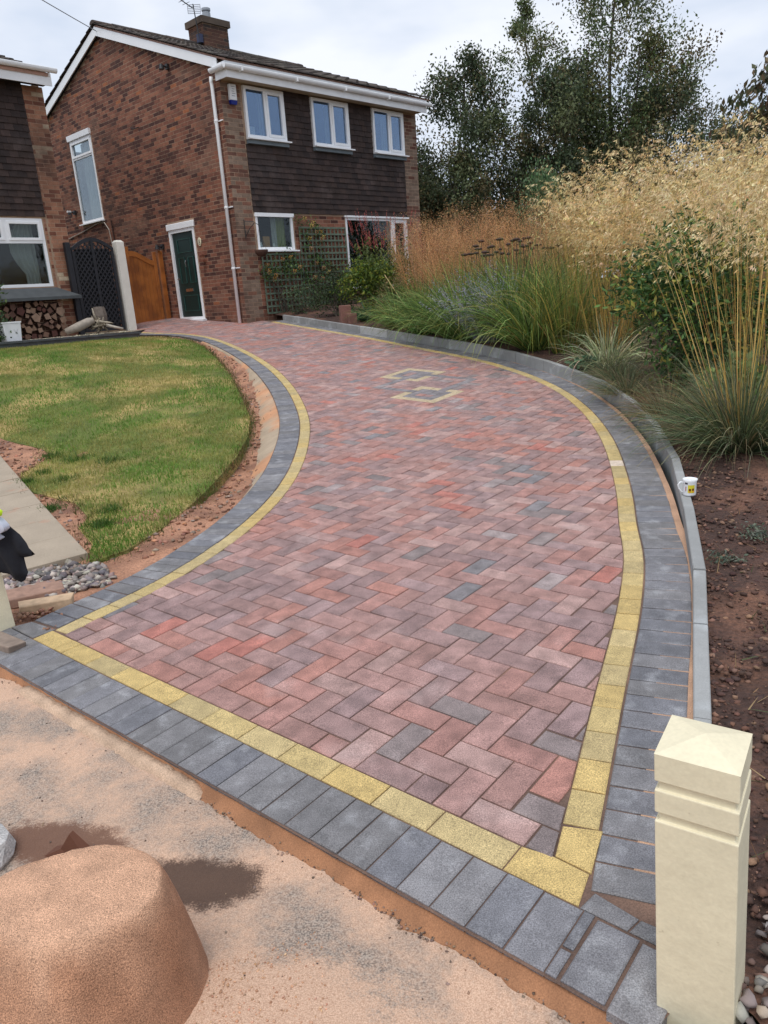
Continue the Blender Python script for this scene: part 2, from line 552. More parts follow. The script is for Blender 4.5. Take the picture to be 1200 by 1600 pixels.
def prism(poly, top=0., depth=.05, ch=.004, tint=(1, 1, 1), mb=None, tilt=True):
    """paving block with a chamfered arris whose top follows the ground"""
    mb = mb or MB()
    c = sum(poly, Vector((0, 0))) / len(poly)
    n = len(poly)
    ins = []
    for i in range(n):
        p = poly[i]
        a, b = poly[i - 1], poly[(i + 1) % n]
        u = (a - p).normalized(); w = (b - p).normalized()
        k = abs(u.cross(w)) if True else 1
        v = (u + w)
        ins.append(p + v * (ch / max(.35, k)))
    tx, ty = (rnd.gauss(0, .004), rnd.gauss(0, .004)) if tilt else (0, 0)
    top += rnd.gauss(0, .0008) if tilt else 0
    z = lambda p: G(p.x, p.y) + top + (p.x - c.x) * tx + (p.y - c.y) * ty
    vs_ = [(p.x, p.y, z(p)) for p in ins] + [(p.x, p.y, z(p) - ch * .8) for p in poly] + [(p.x, p.y, z(p) - depth) for p in poly]
    fs = [tuple(range(n))]
    for i in range(n):
        j = (i + 1) % n
        fs.append((i, n + i, n + j, j))
        fs.append((n + i, 2 * n + i, 2 * n + j, n + j))
    mb.add(vs_, fs, tint)
    return mb

def clip_convex(subject, clip):
    """clip polygon subject by convex ccw polygon clip"""
    out = list(subject)
    n = len(clip)
    for i in range(n):
        a, b = clip[i], clip[(i + 1) % n]
        d = b - a
        inp, out = out, []
        if not inp: return []
        for k in range(len(inp)):
            p, q = inp[k - 1], inp[k]
            sp, sq = d.cross(p - a), d.cross(q - a)
            if sq >= 0:
                if sp < 0: out.append(p + (q - p) * (sp / (sp - sq)))
                out.append(q)
            elif sp >= 0:
                out.append(p + (q - p) * (sp / (sp - sq)))
    return out
def clean(poly, eps=.004):
    out = []
    for p in poly:
        if not out or (p - out[-1]).length > eps: out.append(p)
    while len(out) > 2 and (out[0] - out[-1]).length < eps: out.pop()
    return out
def area(poly): return abs(sum(poly[i - 1].cross(poly[i]) for i in range(len(poly)))) / 2

A = .1015
gap = .0027
cl, ch_, cy = [], [], []
logoc = tol((.49, 8.94))
LI, LJ = round(logoc[0] / A), round(logoc[1] / A)
def logo(i, j):
    """cell colour code of the inlaid motif: 1 yellow, 2 charcoal"""
    x, y = i - LI, j - LJ
    ring = max(abs(x), abs(y)) == 4
    for (cx_, cy_) in ((4, -4), (-4, 4)):
        # two open yellow squares on opposite corners of a larger charcoal one
        m = max(abs(x - cx_ + .5), abs(y - cy_ + .5))
        if m < 3:
            if ring and m < 2.6: return 2
            return 1 if m > 2 else (2 if m > 1 else 0)
    return 2 if ring else 0
REDS = [S(168, 134, 128), S(159, 129, 125), S(174, 136, 129), S(153, 125, 122), S(178, 145, 138), S(167, 129, 121), S(158, 131, 129), S(172, 128, 119)]
def red_tint(x, y):
    c = fbm(x, y, 1.6, 11) + rnd.gauss(0, .42)
    r = rnd.random()
    if c > 1.0: t = S(182, 118, 106)
    elif c > .62: t = S(176, 126, 114)
    elif c < -1.1: t = S(134, 128, 130)
    elif c < -.8: t = S(140, 126, 124)
    else: t = rnd.choice(REDS)
    if r < .012: t = S(164, 148, 146)
    k = rnd.uniform(.9, 1.08)
    return tuple(a * k * .85 for a in t)
def dimt(c, a, b):
    k = rnd.uniform(a, b); return tuple(v * k for v in c)
pieces = []          # (dist, poly, tint, kind)
reg = [Vector(p) for p in drive_poly]
# grow the region slightly inwards joints: blocks stop a joint short of the yellow band
xs = [tol(p) for p in reg]
i0, i1 = int(min(a for a, b in xs) / A) - 3, int(max(a for a, b in xs) / A) + 3
j0, j1 = int(min(b for a, b in xs) / A) - 3, int(max(b for a, b in xs) / A) + 3
joff = .1015          # first course starts on the inner edge of the front yellow band
def rect(ci, cj, w, h):
    x, y = ci * A, joff + cj * A
    return [loc2(x + gap, y + gap), loc2(x + w * A - gap, y + gap), loc2(x + w * A - gap, y + h * A - gap), loc2(x + gap, y + h * A - gap)]
LJ = round((logoc[1] - joff) / A)
for i in range(i0, i1):
    for j in range(j0, j1):
        k = (i - j) % 4
        if k == 0: cells, w, h = ((i, j), (i + 1, j)), 2, 1
        elif k == 3: cells, w, h = ((i, j), (i, j + 1)), 1, 2
        else: continue
        codes = [logo(*c) for c in cells]
        if codes[0] == codes[1] == 0: todo = [(rect(i, j, w, h), 0)]
        elif codes[0] == codes[1]: todo = [(rect(i, j, w, h), codes[0])]
        else: todo = [(rect(c[0], c[1], 1, 1), cd_) for c, cd_ in zip(cells, codes)]
        for (q, code) in todo:
            ins = [inpoly(p, reg) for p in q]
            c = sum(q, Vector((0, 0))) / 4
            if not any(ins) : continue
            if not all(ins):
                q = clean(clip_convex(reg, q))
                if len(q) < 3 or area(q) < .0012: continue
                c = sum(q, Vector((0, 0))) / len(q)
                s_ = max(.9, 1 - .003 / math.sqrt(area(q)))
                q = [c + (p - c) * s_ for p in q]
            if code == 1: t = dimt(S(184, 166, 136), .9, 1.02)
            elif code == 2: t = dimt(S(126, 120, 122), .88, 1.1)
            else: t = red_tint(c.x, c.y)
            if code == 1: cy.append((dist_cam((c.x, c.y, 0)) - 6, q, t))
            else: pieces.append((dist_cam((c.x, c.y, 0)), q, t))

def strip(pl, d0, d1, pitch, jt=.0025, s0=0, s1=1e9):
    """blocks laid across a curve between right-hand offsets d0 and d1"""
    P = [Vector(p[:2]) for p in pl]
    cum = [0]
    for a, b in zip(P, P[1:]): cum.append(cum[-1] + (b - a).length)
    def at(s):
        s = max(0, min(cum[-1] - 1e-6, s))
        import bisect
        i = min(len(P) - 2, bisect.bisect_right(cum, s) - 1)
        t = (s - cum[i]) / (cum[i + 1] - cum[i])
        return P[i] + (P[i + 1] - P[i]) * t
    def fr(s):
        t = (at(s + .12) - at(s - .12)).normalized()
        return at(s), Vector((t.y, -t.x)), t
    out = []
    s = s0
    end = min(s1, cum[-1])
    while s < end - pitch * .3:
        e = min(end, s + pitch)
        pa, na, ta = fr(s); pb, nb_, tb = fr(e)
        q = [pa + na * (d0 + jt) + ta * jt, pa + na * (d1 - jt) + ta * jt, pb + nb_ * (d1 - jt) - tb * jt, pb + nb_ * (d0 + jt) - tb * jt]
        if (q[1] - q[0]).cross(q[2] - q[1]) < 0: q = q[::-1]
        out.append(q)
        s += pitch
    return out
def ytint():
    k = rnd.uniform(.86, 1.05); return tuple(a * k for a in rnd.choice([S(188, 166, 114), S(184, 164, 118), S(192, 166, 108)]))
def dtint():
    k = rnd.uniform(.82, 1.14); return tuple(a * k for a in rnd.choice([S(116, 115, 119), S(109, 109, 114), S(124, 122, 124), S(115, 113, 114)]))
def put(lst, q, t): 
    c = sum(q, Vector((0, 0))) / len(q)
    lst.append((dist_cam((c.x, c.y, 0)), q, t))
# right border
for q in strip(RYs, 0.001, .101, .152, s0=.125): put(cy, q, ytint())
RYd = [Vector((.345, 1.505)), Vector((.362, 1.55))] + RYs
for k, q in enumerate(strip(RYd, .103, .311, .1035, jt=.0036, s0=.0)): put(cl, q, dtint())
# one pale block in the yellow course
near_pale = min(range(len(cy)), key=lambda n: (sum(cy[n][1], Vector((0, 0))) / 4 - Vector((1.79, 5.33))).length)
cy[near_pale] = (cy[near_pale][0], cy[near_pale][1], S(214, 196, 178))
# left border (travelling away, left side = negative offset)
for q in strip(LYs, -.101, -.001, .152, s0=.0): put(cy, q, ytint())
for q in strip(LYs, -.306, -.103, .1035, jt=.0036, s0=.02): put(cl, q, dtint())
_p = LYs[0].lerp(LYs[1], .5); _t = (LYs[2] - LYs[0]).normalized(); _n = Vector((-_t.y, _t.x))
put(cl, [_p + _n * .108, _p + _n * .30, loc2(-2.985, .004), loc2(-2.77, .004)], dtint())
# front border
x = -2.66
xr = -.13
def fq(a0, a1, b0, b1, j=.0022): return [loc2(a0 + j, b0 + j), loc2(a1 - j, b0 + j), loc2(a1 - j, b1 - j), loc2(a0 + j, b1 - j)]
yb = [-2.76, -2.56, -2.49] + [-2.49 + .2035 * k for k in range(1, 12)]
yb = [b for b in yb if b < -.3] + [-.21]
for a0, a1 in zip(yb, yb[1:]): put(cy, fq(a0, a1, .0, .101), ytint())
put(cy, [loc2(-.208, .002), loc2(-.001, .002), loc2(-.022, .108), loc2(-.121, .113), loc2(-.155, .1), loc2(-.208, .1)], ytint())
put(cy, [loc2(-.119, .1165), loc2(-.018, .112), loc2(-.040, .20), loc2(-.055, .266), loc2(-.152, .226)], ytint())
k = 0
a = -3.4
while a < -.06:
    put(cl, fq(a, a + .1035, -.204, -.001), dtint()); a += .1035
put(cl, fq(a, a + .03, -.12, -.001), dtint()); put(cl, fq(a, a + .03, -.204, -.125), dtint()); a += .035
for k in range(2):
    put(cl, fq(a, a + .105, -.204 - .01 * k, -.006 - .004 * k, .003), dtint()); a += .108
put(cl, [loc2(.005, .0), loc2(.12, .0), loc2(.13, .045), loc2(.015, .06)], dtint())
put(cl, [loc2(.125, .0), loc2(.22, .0), loc2(.22, .05), loc2(.135, .045)], dtint())

def lay(lst, single, many, material, top=0.):
    lst.sort(key=lambda p: p[0])
    for (d, q, t) in lst[:300]:
        prism(q, top=top, tint=t).build(single, material, drive)
    if len(lst) > 300:
        mb = MB()
        for (d, q, t) in lst[300:]: prism(q, top=top, tint=t, mb=mb, depth=.02)
        mb.build(many, material, drive, kind='stuff')
def far_only(lst): return lst
lay(pieces, 'red_block', 'red_blocks', MT['block'])
lay(cy, 'yellow_block', 'yellow_blocks', MT['yellow'])
lay(cl, 'charcoal_block', 'charcoal_blocks', MT['charcoal'])

RYo = offset(RYs, .315); LYo = offset(LYs, -.309)
fl0, fl1 = loc2(-3.45, -.205), loc2(.25, -.21)
bed_poly = [fl1, loc2(.30, .02)] + [p for p in RYo if tol(p)[1] > .04] + [Vector(p) for p in far] + [p for p in reversed(LYo)] + [loc2(-2.79, .0), loc2(-3.45, -.003), fl0]
bed = patch('jointing_sand', bed_poly, .35, lambda x, y: G(x, y) - .0065, MT['joint'])
bed.parent = drive
bed['kind'] = 'stuff'
# orange sand strip under the right-hand charcoal course
sp = [p for p in offset(RYs, .2)] ; spo = [p for p in offset(RYs, .345)]
mb = MB()
pa = [(p.x, p.y, G(p.x, p.y) - .0042) for p in sp]; pb = [(p.x, p.y, G(p.x, p.y) - .002 + .004 * nz(p.x, p.y, 3)) for p in spo]
n = len(pa)
mb.add(pa + pb, [(i, n + i, n + i + 1, i + 1) for i in range(n - 1)])
o = mb.build('swept_sand', MT['sand'], drive, kind='stuff')

# ============================================================ KERB
KB = [(0.72, 1.62), (0.97, 2.12), (1.22, 2.72), (1.42, 3.20), (1.72, 4.05), (2.03, 5.02), (2.24, 5.95), (2.36, 6.9), (2.36, 7.75), (2.24, 8.45), (2.07, 9.14), (1.85, 9.8),
      (1.52, 10.5), (1.12, 11.2), (.69, 11.9), (.25, 12.6), (-.2, 13.32), (-.64, 14.02), (-1.08, 14.72), (-1.53, 15.42), (-1.82, 15.88)]
def ku(y):
    T = [(1.5, .0), (2.2, .012), (3.1, .06), (4.5, .088), (5.8, .112), (7.5, .14), (9, .13), (16, .11)]
    for (a, u), (b, v) in zip(T, T[1:]):
        if y <= b: return u + (v - u) * max(0, (y - a) / (b - a))
    return .11
kerb = empty('kerb', (0, 0, 0), kind='structure')
KV = [Vector(p) for p in KB]
KO = offset(KV, .055)
for i in range(len(KV) - 1):
    a, b, c, d = KV[i], KV[i + 1], KO[i + 1], KO[i]
    t = (b - a).normalized() * .005
    a, d, b, c = a + t, d + t, b - t, c - t
    k = .0 if i % 3 else .004
    mb = MB()
    zt = lambda p: G(p.x, p.y) + ku(p.y) + k
    pp = [a, d, c, b]
    chf = .004
    cc = sum(pp, Vector((0, 0))) / 4
    ins = [cc + (p - cc) * .985 for p in pp]
    nn = (d - a).normalized() * chf
    ins = [a + nn, d - nn, c - nn, b + nn]
    vs_ = [(p.x, p.y, zt(p)) for p in ins] + [(p.x, p.y, zt(p) - chf) for p in pp] + [(p.x, p.y, G(p.x, p.y) - .14) for p in pp]
    fs = [(0, 1, 2, 3)] + [(m, 4 + m, 4 + (m + 1) % 4, (m + 1) % 4) for m in range(4)] + [(4 + m, 8 + m, 8 + (m + 1) % 4, 4 + (m + 1) % 4) for m in range(4)]
    g = rnd.uniform(.88, 1.08) * (1.15 if i in (15,) else rnd.uniform(.66, .84))
    mb.add(vs_, fs, tuple(v * g for v in S(158, 159, 158)))
    mb.build('kerb_stone', MT['kerb'], kerb)

# ============================================================ GROUND PATCHES
gx = sorted(set([-400, -200, -100, -60, -40, -25, -18, -14] + list(np.arange(-12, 14.01, 1.0)) + [16, 20, 30, 50, 90, 180, 400]))
gy = sorted(set([-100, -40, -15, -8, -4] + list(np.arange(-2, 30.01, 1.0)) + [34, 40, 55, 80, 140, 260, 600]))
mb = MB()
def gz(x, y):
    return G(x, max(-3, y)) - .32
vs_ = [(x, y, gz(x, y)) for y in gy for x in gx]
nx_ = len(gx)
mb.add(vs_, [(j * nx_ + i, j * nx_ + i + 1, (j + 1) * nx_ + i + 1, (j + 1) * nx_ + i) for j in range(len(gy) - 1) for i in range(nx_ - 1)])
MT['field'] = mat('field', S(70, 84, 44), rough=.95, mottle=.4, scale=.6, bump=.5, bscale=6, bdist=.05, coord='World', color2=S(86, 66, 48), c2scale=.5)
mb.build('ground', MT['field'], None, kind='structure')

# front pavement: old concrete part covered with orange sand
pm = bpy.data.materials.new('sandy_concrete'); pm.use_nodes = True
def build_pavement_mat(m):
    nt = m.node_tree; N, L = nt.nodes, nt.links; N.clear()
    out = N.new('ShaderNodeOutputMaterial'); bs = N.new('ShaderNodeBsdfPrincipled'); bs.inputs['Roughness'].default_value = .93
    g = N.new('ShaderNodeNewGeometry')
    def nzn(sc, det=5, rough=.55):
        n = N.new('ShaderNodeTexNoise'); n.inputs['Scale'].default_value = sc; n.inputs['Detail'].default_value = det; n.inputs['Roughness'].default_value = rough
        L.new(g.outputs['Position'], n.inputs['Vector']); return n
    def ramp(src, lo, hi):
        r = N.new('ShaderNodeMapRange'); r.interpolation_type = 'SMOOTHSTEP'; r.inputs[1].default_value = lo; r.inputs[2].default_value = hi; L.new(src, r.inputs[0]); return r.outputs[0]
    def mix(f, a, b):
        x = N.new('ShaderNodeMix'); x.data_type = 'RGBA'; L.new(f, x.inputs[0])
        for s_, v in ((6, a), (7, b)):
            if isinstance(v, tuple): x.inputs[s_].default_value = (*v, 1)
            else: L.new(v, x.inputs[s_])
        return x.outputs[2]
    agg = ramp(nzn(210, 2).outputs['Fac'], .35, .65)
    conc = mix(agg, S(106, 96, 88), S(170, 155, 142))
    patchy = ramp(nzn(2.3, 6, .6).outputs['Fac'], .36, .62)
    fine = nzn(70, 3)
    ad = N.new('ShaderNodeMath'); ad.operation = 'MULTIPLY_ADD'; L.new(fine.outputs['Fac'], ad.inputs[0]); ad.inputs[1].default_value = .9; ad.inputs[2].default_value = -.42
    s2 = N.new('ShaderNodeMath'); s2.operation = 'ADD'; s2.use_clamp = True; L.new(patchy, s2.inputs[0]); L.new(ad.outputs[0], s2.inputs[1])
    sandc = mix(ramp(nzn(330, 2).outputs['Fac'], .3, .7), S(178, 142, 118), S(216, 182, 156))
    c = mix(s2.outputs[0], conc, sandc)
    # dark patches beside the sand heap
    sx = N.new('ShaderNodeSeparateXYZ'); L.new(g.outputs['Position'], sx.inputs[0])
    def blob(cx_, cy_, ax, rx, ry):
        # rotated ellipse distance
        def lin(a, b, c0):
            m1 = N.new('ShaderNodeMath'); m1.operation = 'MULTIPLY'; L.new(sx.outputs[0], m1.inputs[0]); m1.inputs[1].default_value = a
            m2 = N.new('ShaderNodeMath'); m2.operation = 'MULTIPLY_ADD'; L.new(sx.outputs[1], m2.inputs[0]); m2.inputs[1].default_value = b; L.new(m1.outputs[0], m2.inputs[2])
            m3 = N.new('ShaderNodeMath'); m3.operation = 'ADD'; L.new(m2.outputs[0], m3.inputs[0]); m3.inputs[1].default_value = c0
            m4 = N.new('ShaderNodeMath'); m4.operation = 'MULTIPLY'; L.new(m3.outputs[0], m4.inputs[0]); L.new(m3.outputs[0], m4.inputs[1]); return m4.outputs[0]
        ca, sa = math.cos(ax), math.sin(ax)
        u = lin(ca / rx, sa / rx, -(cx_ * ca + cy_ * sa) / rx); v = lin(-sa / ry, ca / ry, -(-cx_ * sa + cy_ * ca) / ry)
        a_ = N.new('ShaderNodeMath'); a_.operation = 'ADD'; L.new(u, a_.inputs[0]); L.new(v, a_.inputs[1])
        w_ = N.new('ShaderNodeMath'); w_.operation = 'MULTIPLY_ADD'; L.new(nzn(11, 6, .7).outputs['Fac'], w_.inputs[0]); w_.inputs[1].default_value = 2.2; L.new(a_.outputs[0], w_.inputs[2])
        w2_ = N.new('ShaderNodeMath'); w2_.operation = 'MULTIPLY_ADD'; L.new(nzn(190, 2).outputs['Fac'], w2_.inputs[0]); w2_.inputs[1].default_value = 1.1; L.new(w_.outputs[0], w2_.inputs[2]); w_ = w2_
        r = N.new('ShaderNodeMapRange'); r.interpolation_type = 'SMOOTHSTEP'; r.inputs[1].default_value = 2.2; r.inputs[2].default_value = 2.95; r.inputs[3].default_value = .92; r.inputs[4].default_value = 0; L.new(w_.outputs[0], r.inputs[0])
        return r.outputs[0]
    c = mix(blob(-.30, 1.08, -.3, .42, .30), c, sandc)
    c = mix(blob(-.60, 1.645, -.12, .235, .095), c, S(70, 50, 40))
    c = mix(blob(-1.02, 1.84, -.3, .22, .10), c, S(106, 74, 58))  # shadow between rock and heap, painted into the pavement colour
    L.new(c, bs.inputs['Base Color'])
    b = N.new('ShaderNodeBump'); b.inputs['Strength'].default_value = .8; b.inputs['Distance'].default_value = .004
    L.new(nzn(160, 4).outputs['Fac'], b.inputs['Height']); L.new(b.outputs[0], bs.inputs['Normal'])
    L.new(bs.outputs[0], out.inputs['Surface'])
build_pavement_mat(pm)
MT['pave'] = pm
def sand_drift(x, y):
    d = math.hypot((x + .52) / .55, (y - 1.05) / .5)
    return .075 * ss(1.15 - d)
def zpave(x, y):
    z = G(x, max(y, -3)) - .045 + .006 * fbm(x, y, 3, 5) + .0016 * nz(x, y, 40, 2)
    return z + sand_drift(x, y)
def edge_w(a_):
    w_ = .040 + .020 * nz(a_, 3, 4, 9) + .012 * nz(a_, 1, 17, 3) + .006 * nz(a_, 5, 60, 3) + .004 * nz(a_, 7, 140, 3)
    k = ss((a_ + 2.62) / .12) * (1 - ss((a_ + 1.22) / .06))
    return max(.004, w_ * (1 - k) + .004 * k)
top_edge = [loc2(a_, -.205 - edge_w(a_)) for a_ in np.arange(-3.6, .56, .012)]
pv = [loc2(-6.5, -.24)] + top_edge + [loc2(1.9, -1.2), loc2(1.4, -4.5), loc2(-6.5, -4.5)]
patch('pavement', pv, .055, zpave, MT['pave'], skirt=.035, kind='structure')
# exposed orange bedding along the front edge
mb = MB()
N_ = 420
vs_ = []
for i in range(N_ + 1):
    a_ = -3.5 + i * (3.95 / N_)
    w_ = edge_w(a_)
    for (dd, dz) in ((-.190, -.012), (-.2045, -.022 + .006 * nz(a_, 2, 12, 4)), (-.205 - w_ * .45, -.040 + .006 * nz(a_, 8, 22, 1)), (-.205 - w_ - .03, -.058)):
        p = loc2(a_, dd); vs_.append((p.x, p.y, G(p.x, p.y) + dz + .003 * nz(p.x, p.y, 60)))
mb.add(vs_, [(i * 4 + j, i * 4 + j + 1, (i + 1) * 4 + j + 1, (i + 1) * 4 + j) for i in range(N_) for j in range(3)])
mb.build('bedding_sand', MT['sand_dark'], None, smooth=True, kind='structure')
# mortar ridge left on the concrete along part of the edge
mb = MB()
vs_ = []
for i in range(181):
    a_ = -2.45 + i * 1.3 / 180
    h_ = (.026 + .006 * nz(a_, 4, 25)) * min(1, i / 12, (180 - i) / 12)
    for (dd, dz) in ((-.205, -.05), (-.207, -.05 + h_), (-.243 + .008 * nz(a_, 0, 8) + .006 * nz(a_, 0, 45), -.05 + h_ * .8), (-.262 + .012 * nz(a_, 2, 9) + .008 * nz(a_, 1, 50), -.058)):
        p = loc2(a_, dd); vs_.append((p.x, p.y, G(p.x, p.y) + dz + .003 * nz(p.x, p.y, 25)))
mb.add(vs_, [(i * 4 + j, i * 4 + j + 1, (i + 1) * 4 + j + 1, (i + 1) * 4 + j) for i in range(180) for j in range(3)])
MT['ridge'] = mat('edge_concrete', S(186, 158, 134), rough=.9, mottle=.25, scale=9, fine=.3, fscale=200, bump=.8, bscale=90, bdist=.006, coord='World')
tag(mb.build('concrete_edge', MT['ridge'], None, smooth=True), kind='structure')

# left verge (bare clay soil) and the lawn lying on it
LAWN_R = [(-4.45, 14.3), (-3.9, 14.1), (-3.25, 13.45), (-2.78, 12.55), (-2.36, 11.44), (-1.95, 10.2), (-1.60, 8.85), (-1.36, 7.9), (-1.27, 7.12), (-1.26, 6.4), (-1.32, 5.72), (-1.40, 5.2), (-1.48, 4.75), (-1.6, 4.36), (-1.72, 4.24), (-1.80, 4.24)]
LAWN_L = [(-1.87, 4.5), (-2.1, 4.87), (-2.1, 5.08), (-2.34, 5.45), (-2.9, 5.88), (-3.15, 6.35), (-3.1, 6.95), (-3.35, 7.25), (-3.85, 7.6), (-4.6, 8.3), (-7.5, 11.5), (-6.35, 12.95)]
lawn_poly = [(x + .02 * nz(i, 0, 3), y) for i, (x, y) in enumerate(LAWN_R)] + LAWN_L
def zlawn(x, y): return G(x, y) - .012 + .012 * fbm(x, y, 1.1, 4)
MT['turf'] = mat('turf', S(98, 108, 48), rough=.95, mottle=.3, scale=5, fine=.35, fscale=60, bump=.8, bscale=80, bdist=.02, coord='World',
                 color2=S(168, 146, 92), c2scale=1.3, c2lo=.44, c2hi=.60)
patch('lawn', lawn_poly, .12, zlawn, MT['turf'], skirt=.10, kind='structure')
def dist_pl(x, y, pl):
    best = 9
    p = Vector((x, y))
    for a, b in zip(pl, pl[1:]):
        ab = b - a
        t = max(0, min(1, (p - a).dot(ab) / max(1e-9, ab.length_squared)))
        best = min(best, (p - a - ab * t).length)
    return best
LYo6 = [LYo[i] for i in range(0, len(LYo), 4)] + [LYo[-1]]
def zverge(x, y):
    if x < -2.2 and y > 4.5 and not (y > 9): d = 1
    else: d = dist_pl(x, y, LYo6)
    k = ss((y - 4.6) / 1.5)
    z = G(x, y) - (.035 + .07 * k * ss(d / .16)) + .014 * fbm(x, y, 6, 8) + .006 * nz(x, y, 22, 1)
    dp = (Vector((x, y)) - Vector((-1.81, 4.32))).dot(Vector((.832, .555)))
    if y > 4.3 and dp < 1.0:
        z2 = G(x, y) - .020 + .008 * fbm(x, y, 7, 8)
        w_ = ss((1.0 - dp) / .3) * ss((y - 4.3) / .25)
        z = z * (1 - w_) + z2 * w_
    return z
verge_poly = [loc2(-3.6, -.19), loc2(-2.9, -.0), loc2(-2.8, .02)] + LYo + [Vector((-4.9, 15.5)), Vector((-4.9, 14.9)), Vector((-9.5, 11.0)), Vector((-5.5, 3.0))]
patch('bare_soil', verge_poly, .09, zverge, MT['clay'], kind='structure')
# concrete haunching behind the left edging
mb = MB()
hs = [p for p in LYo if 5.2 < p.y < 13.4]
vs_ = []
o1 = offset(hs, -.003)
for i, p in enumerate(hs):
    t = i / (len(hs) - 1)
    w_ = (.06 + .17 * math.sin(PI * min(1, t * 1.25)) ** .8) * (1 + .12 * nz(i, 0, .7))
    tt = (hs[min(i + 1, len(hs) - 1)] - hs[max(0, i - 1)]).normalized()
    nrm = Vector((-tt.y, tt.x))
    for (d_, dz) in ((.0, -.012), (.02, -.018), (w_ * .5, -.055), (w_, -.12)):
        q = p + nrm * d_
        vs_.append((q.x, q.y, G(q.x, q.y) + dz + .004 * nz(q.x, q.y, 12)))
mb.add(vs_, [(i * 4 + j, i * 4 + j + 1, (i + 1) * 4 + j + 1, (i + 1) * 4 + j) for i in range(len(hs) - 1) for j in range(3)])
mb.build('haunching', MT['haunch'], None, smooth=True, kind='structure')

# right bed soil
def zbed(x, y):
    d = dist_pl(x, y, KV)
    return G(x, y) + max(-.01, ku(y) - .035) + .05 * ss(d / 1.2) + (.03 * fbm(x, y, 3.5, 2) + .012 * nz(x, y, 14, 5)) * min(1, d / .15)
bed_r = [p + Vector((0, 0)) for p in offset(KV, .05)] + [Vector((-2.2, 16.5)), Vector((1.6, 20.2)), Vector((4, 26)), Vector((16, 26)), Vector((16, 3)), Vector((6, -2)), Vector((.95, -2)), Vector((.72, .8)), Vector((.66, 1.1)), Vector((.58, 1.32)), Vector((.62, 1.5))]
near = [p for p in bed_r]
patch('flower_bed', near, .17, zbed, MT['soil'], kind='structure')

# stones and clods scattered: one mass each
def rocks(name, pts, material, sizes, cols, flatten=.6, power=1., **kw):
    ico = [(0, 0, 1), (.9, 0, .4), (.28, .85, .45), (-.72, .53, .4), (-.72, -.53, .45), (.28, -.85, .4), (.72, .53, -.4), (-.28, .85, -.45), (-.9, 0, -.4), (-.28, -.85, -.45), (.72, -.53, -.4), (0, 0, -1)]
    fi = [(0, 1, 2), (0, 2, 3), (0, 3, 4), (0, 4, 5), (0, 5, 1), (1, 6, 2), (2, 7, 3), (3, 8, 4), (4, 9, 5), (5, 10, 1), (2, 6, 7), (3, 7, 8), (4, 8, 9), (5, 9, 10), (1, 10, 6), (11, 7, 6), (11, 8, 7), (11, 9, 8), (11, 10, 9), (11, 6, 10)]
    I = np.array(ico); Fi = np.array(fi)
    n = len(pts)
    Pn = np.array(pts)
    s = sizes[0] + (sizes[1] - sizes[0]) * rng.random(n) ** power
    sc = s[:, None] * np.stack([rng.uniform(.7, 1.3, n), rng.uniform(.6, 1.1, n), rng.uniform(.4, 1, n) * flatten * 1.4], 1)
    V = I[None] * (1 + rng.normal(0, .30, (n, 12, 1))) * sc[:, None]
    a = rng.uniform(0, 2 * PI, n); c_, s_ = np.cos(a)[:, None], np.sin(a)[:, None]
    X = V[:, :, 0] * c_ - V[:, :, 1] * s_; Y = V[:, :, 0] * s_ + V[:, :, 1] * c_
    V = np.stack([X, Y, V[:, :, 2]], 2) + Pn[:, None]
    Fa = (Fi[None] + np.arange(n)[:, None, None] * 12).reshape(-1, 3)
    T = np.repeat(pal(n, cols, .15), 20, axis=0)
    return npmesh(name, V.reshape(-1, 3), Fa, T, material, **kw)
GREYS = [S(150, 140, 132), S(120, 114, 112), S(176, 164, 154), S(138, 118, 108), S(98, 92, 92)]
pts = []
while len(pts) < 520:       # ballast beside the path end
    x, y = rnd.uniform(-2.3, -1.35), rnd.uniform(3.6, 4.35)
    a_, b_ = tol((x, y))
    d = math.hypot((x + 1.92) / .34, (y - 3.98) / .24)
    if d > 1 + .3 * nz(x, y, 5): continue
    if dist_pl(x, y, LYo6) < .06 or inpoly((x, y), lawn_poly): continue
    pts.append((x, y, zverge(x, y) + .03 * (1.0 - d) + rnd.uniform(0, .02)))
rocks('gravel_heap', pts, MT['stone'], (.013, .032), GREYS, kind='stuff', label='grey ballast stones heaped at the end of the slab path')
pts = []
for _ in range(900):        # fine rubble in the bare strip by the lawn edge and along the trench
    y = rnd.uniform(4.2, 13.2)
    i = min(range(len(LAWN_R)), key=lambda k: abs(LAWN_R[k][1] - y))
    x = LAWN_R[i][0] + rnd.uniform(.0, .34)
    if dist_pl(x, y, LYo6) > .04: pts.append((x, y, zverge(x, y) + .005))
for _ in range(500):
    t = rnd.random()
    p = Vector((-1.85, 4.35)).lerp(Vector((-4.2, 7.9)), t) + Vector((.42, .28)) * rnd.uniform(.0, .9)
    if not inpoly(p, lawn_poly): pts.append((p.x, p.y, zverge(p.x, p.y) + .004))
rocks('soil_rubble', pts, MT['stone'], (.006, .02), [S(170, 122, 96), S(150, 110, 90), S(140, 120, 108), S(120, 84, 66)], kind='stuff')
pts = []
for _ in range(17000):
    y = 1.0 + 5.5 * rnd.random() ** 1.4
    x0_ = np.interp(y, [p[1] for p in KB[:8]], [p[0] for p in KB[:8]]) + .07
    x = x0_ + rnd.random() ** 1.5 * 2.2
    pts.append((x, y, zbed(x, y) + .003))
rocks('soil_clods', pts, MT['stone'], (.002, .016), [S(82, 56, 46), S(64, 44, 38), S(100, 70, 56), S(88, 62, 50), S(72, 52, 44), S(128, 98, 80)], power=2.8, kind='stuff')
pts = []
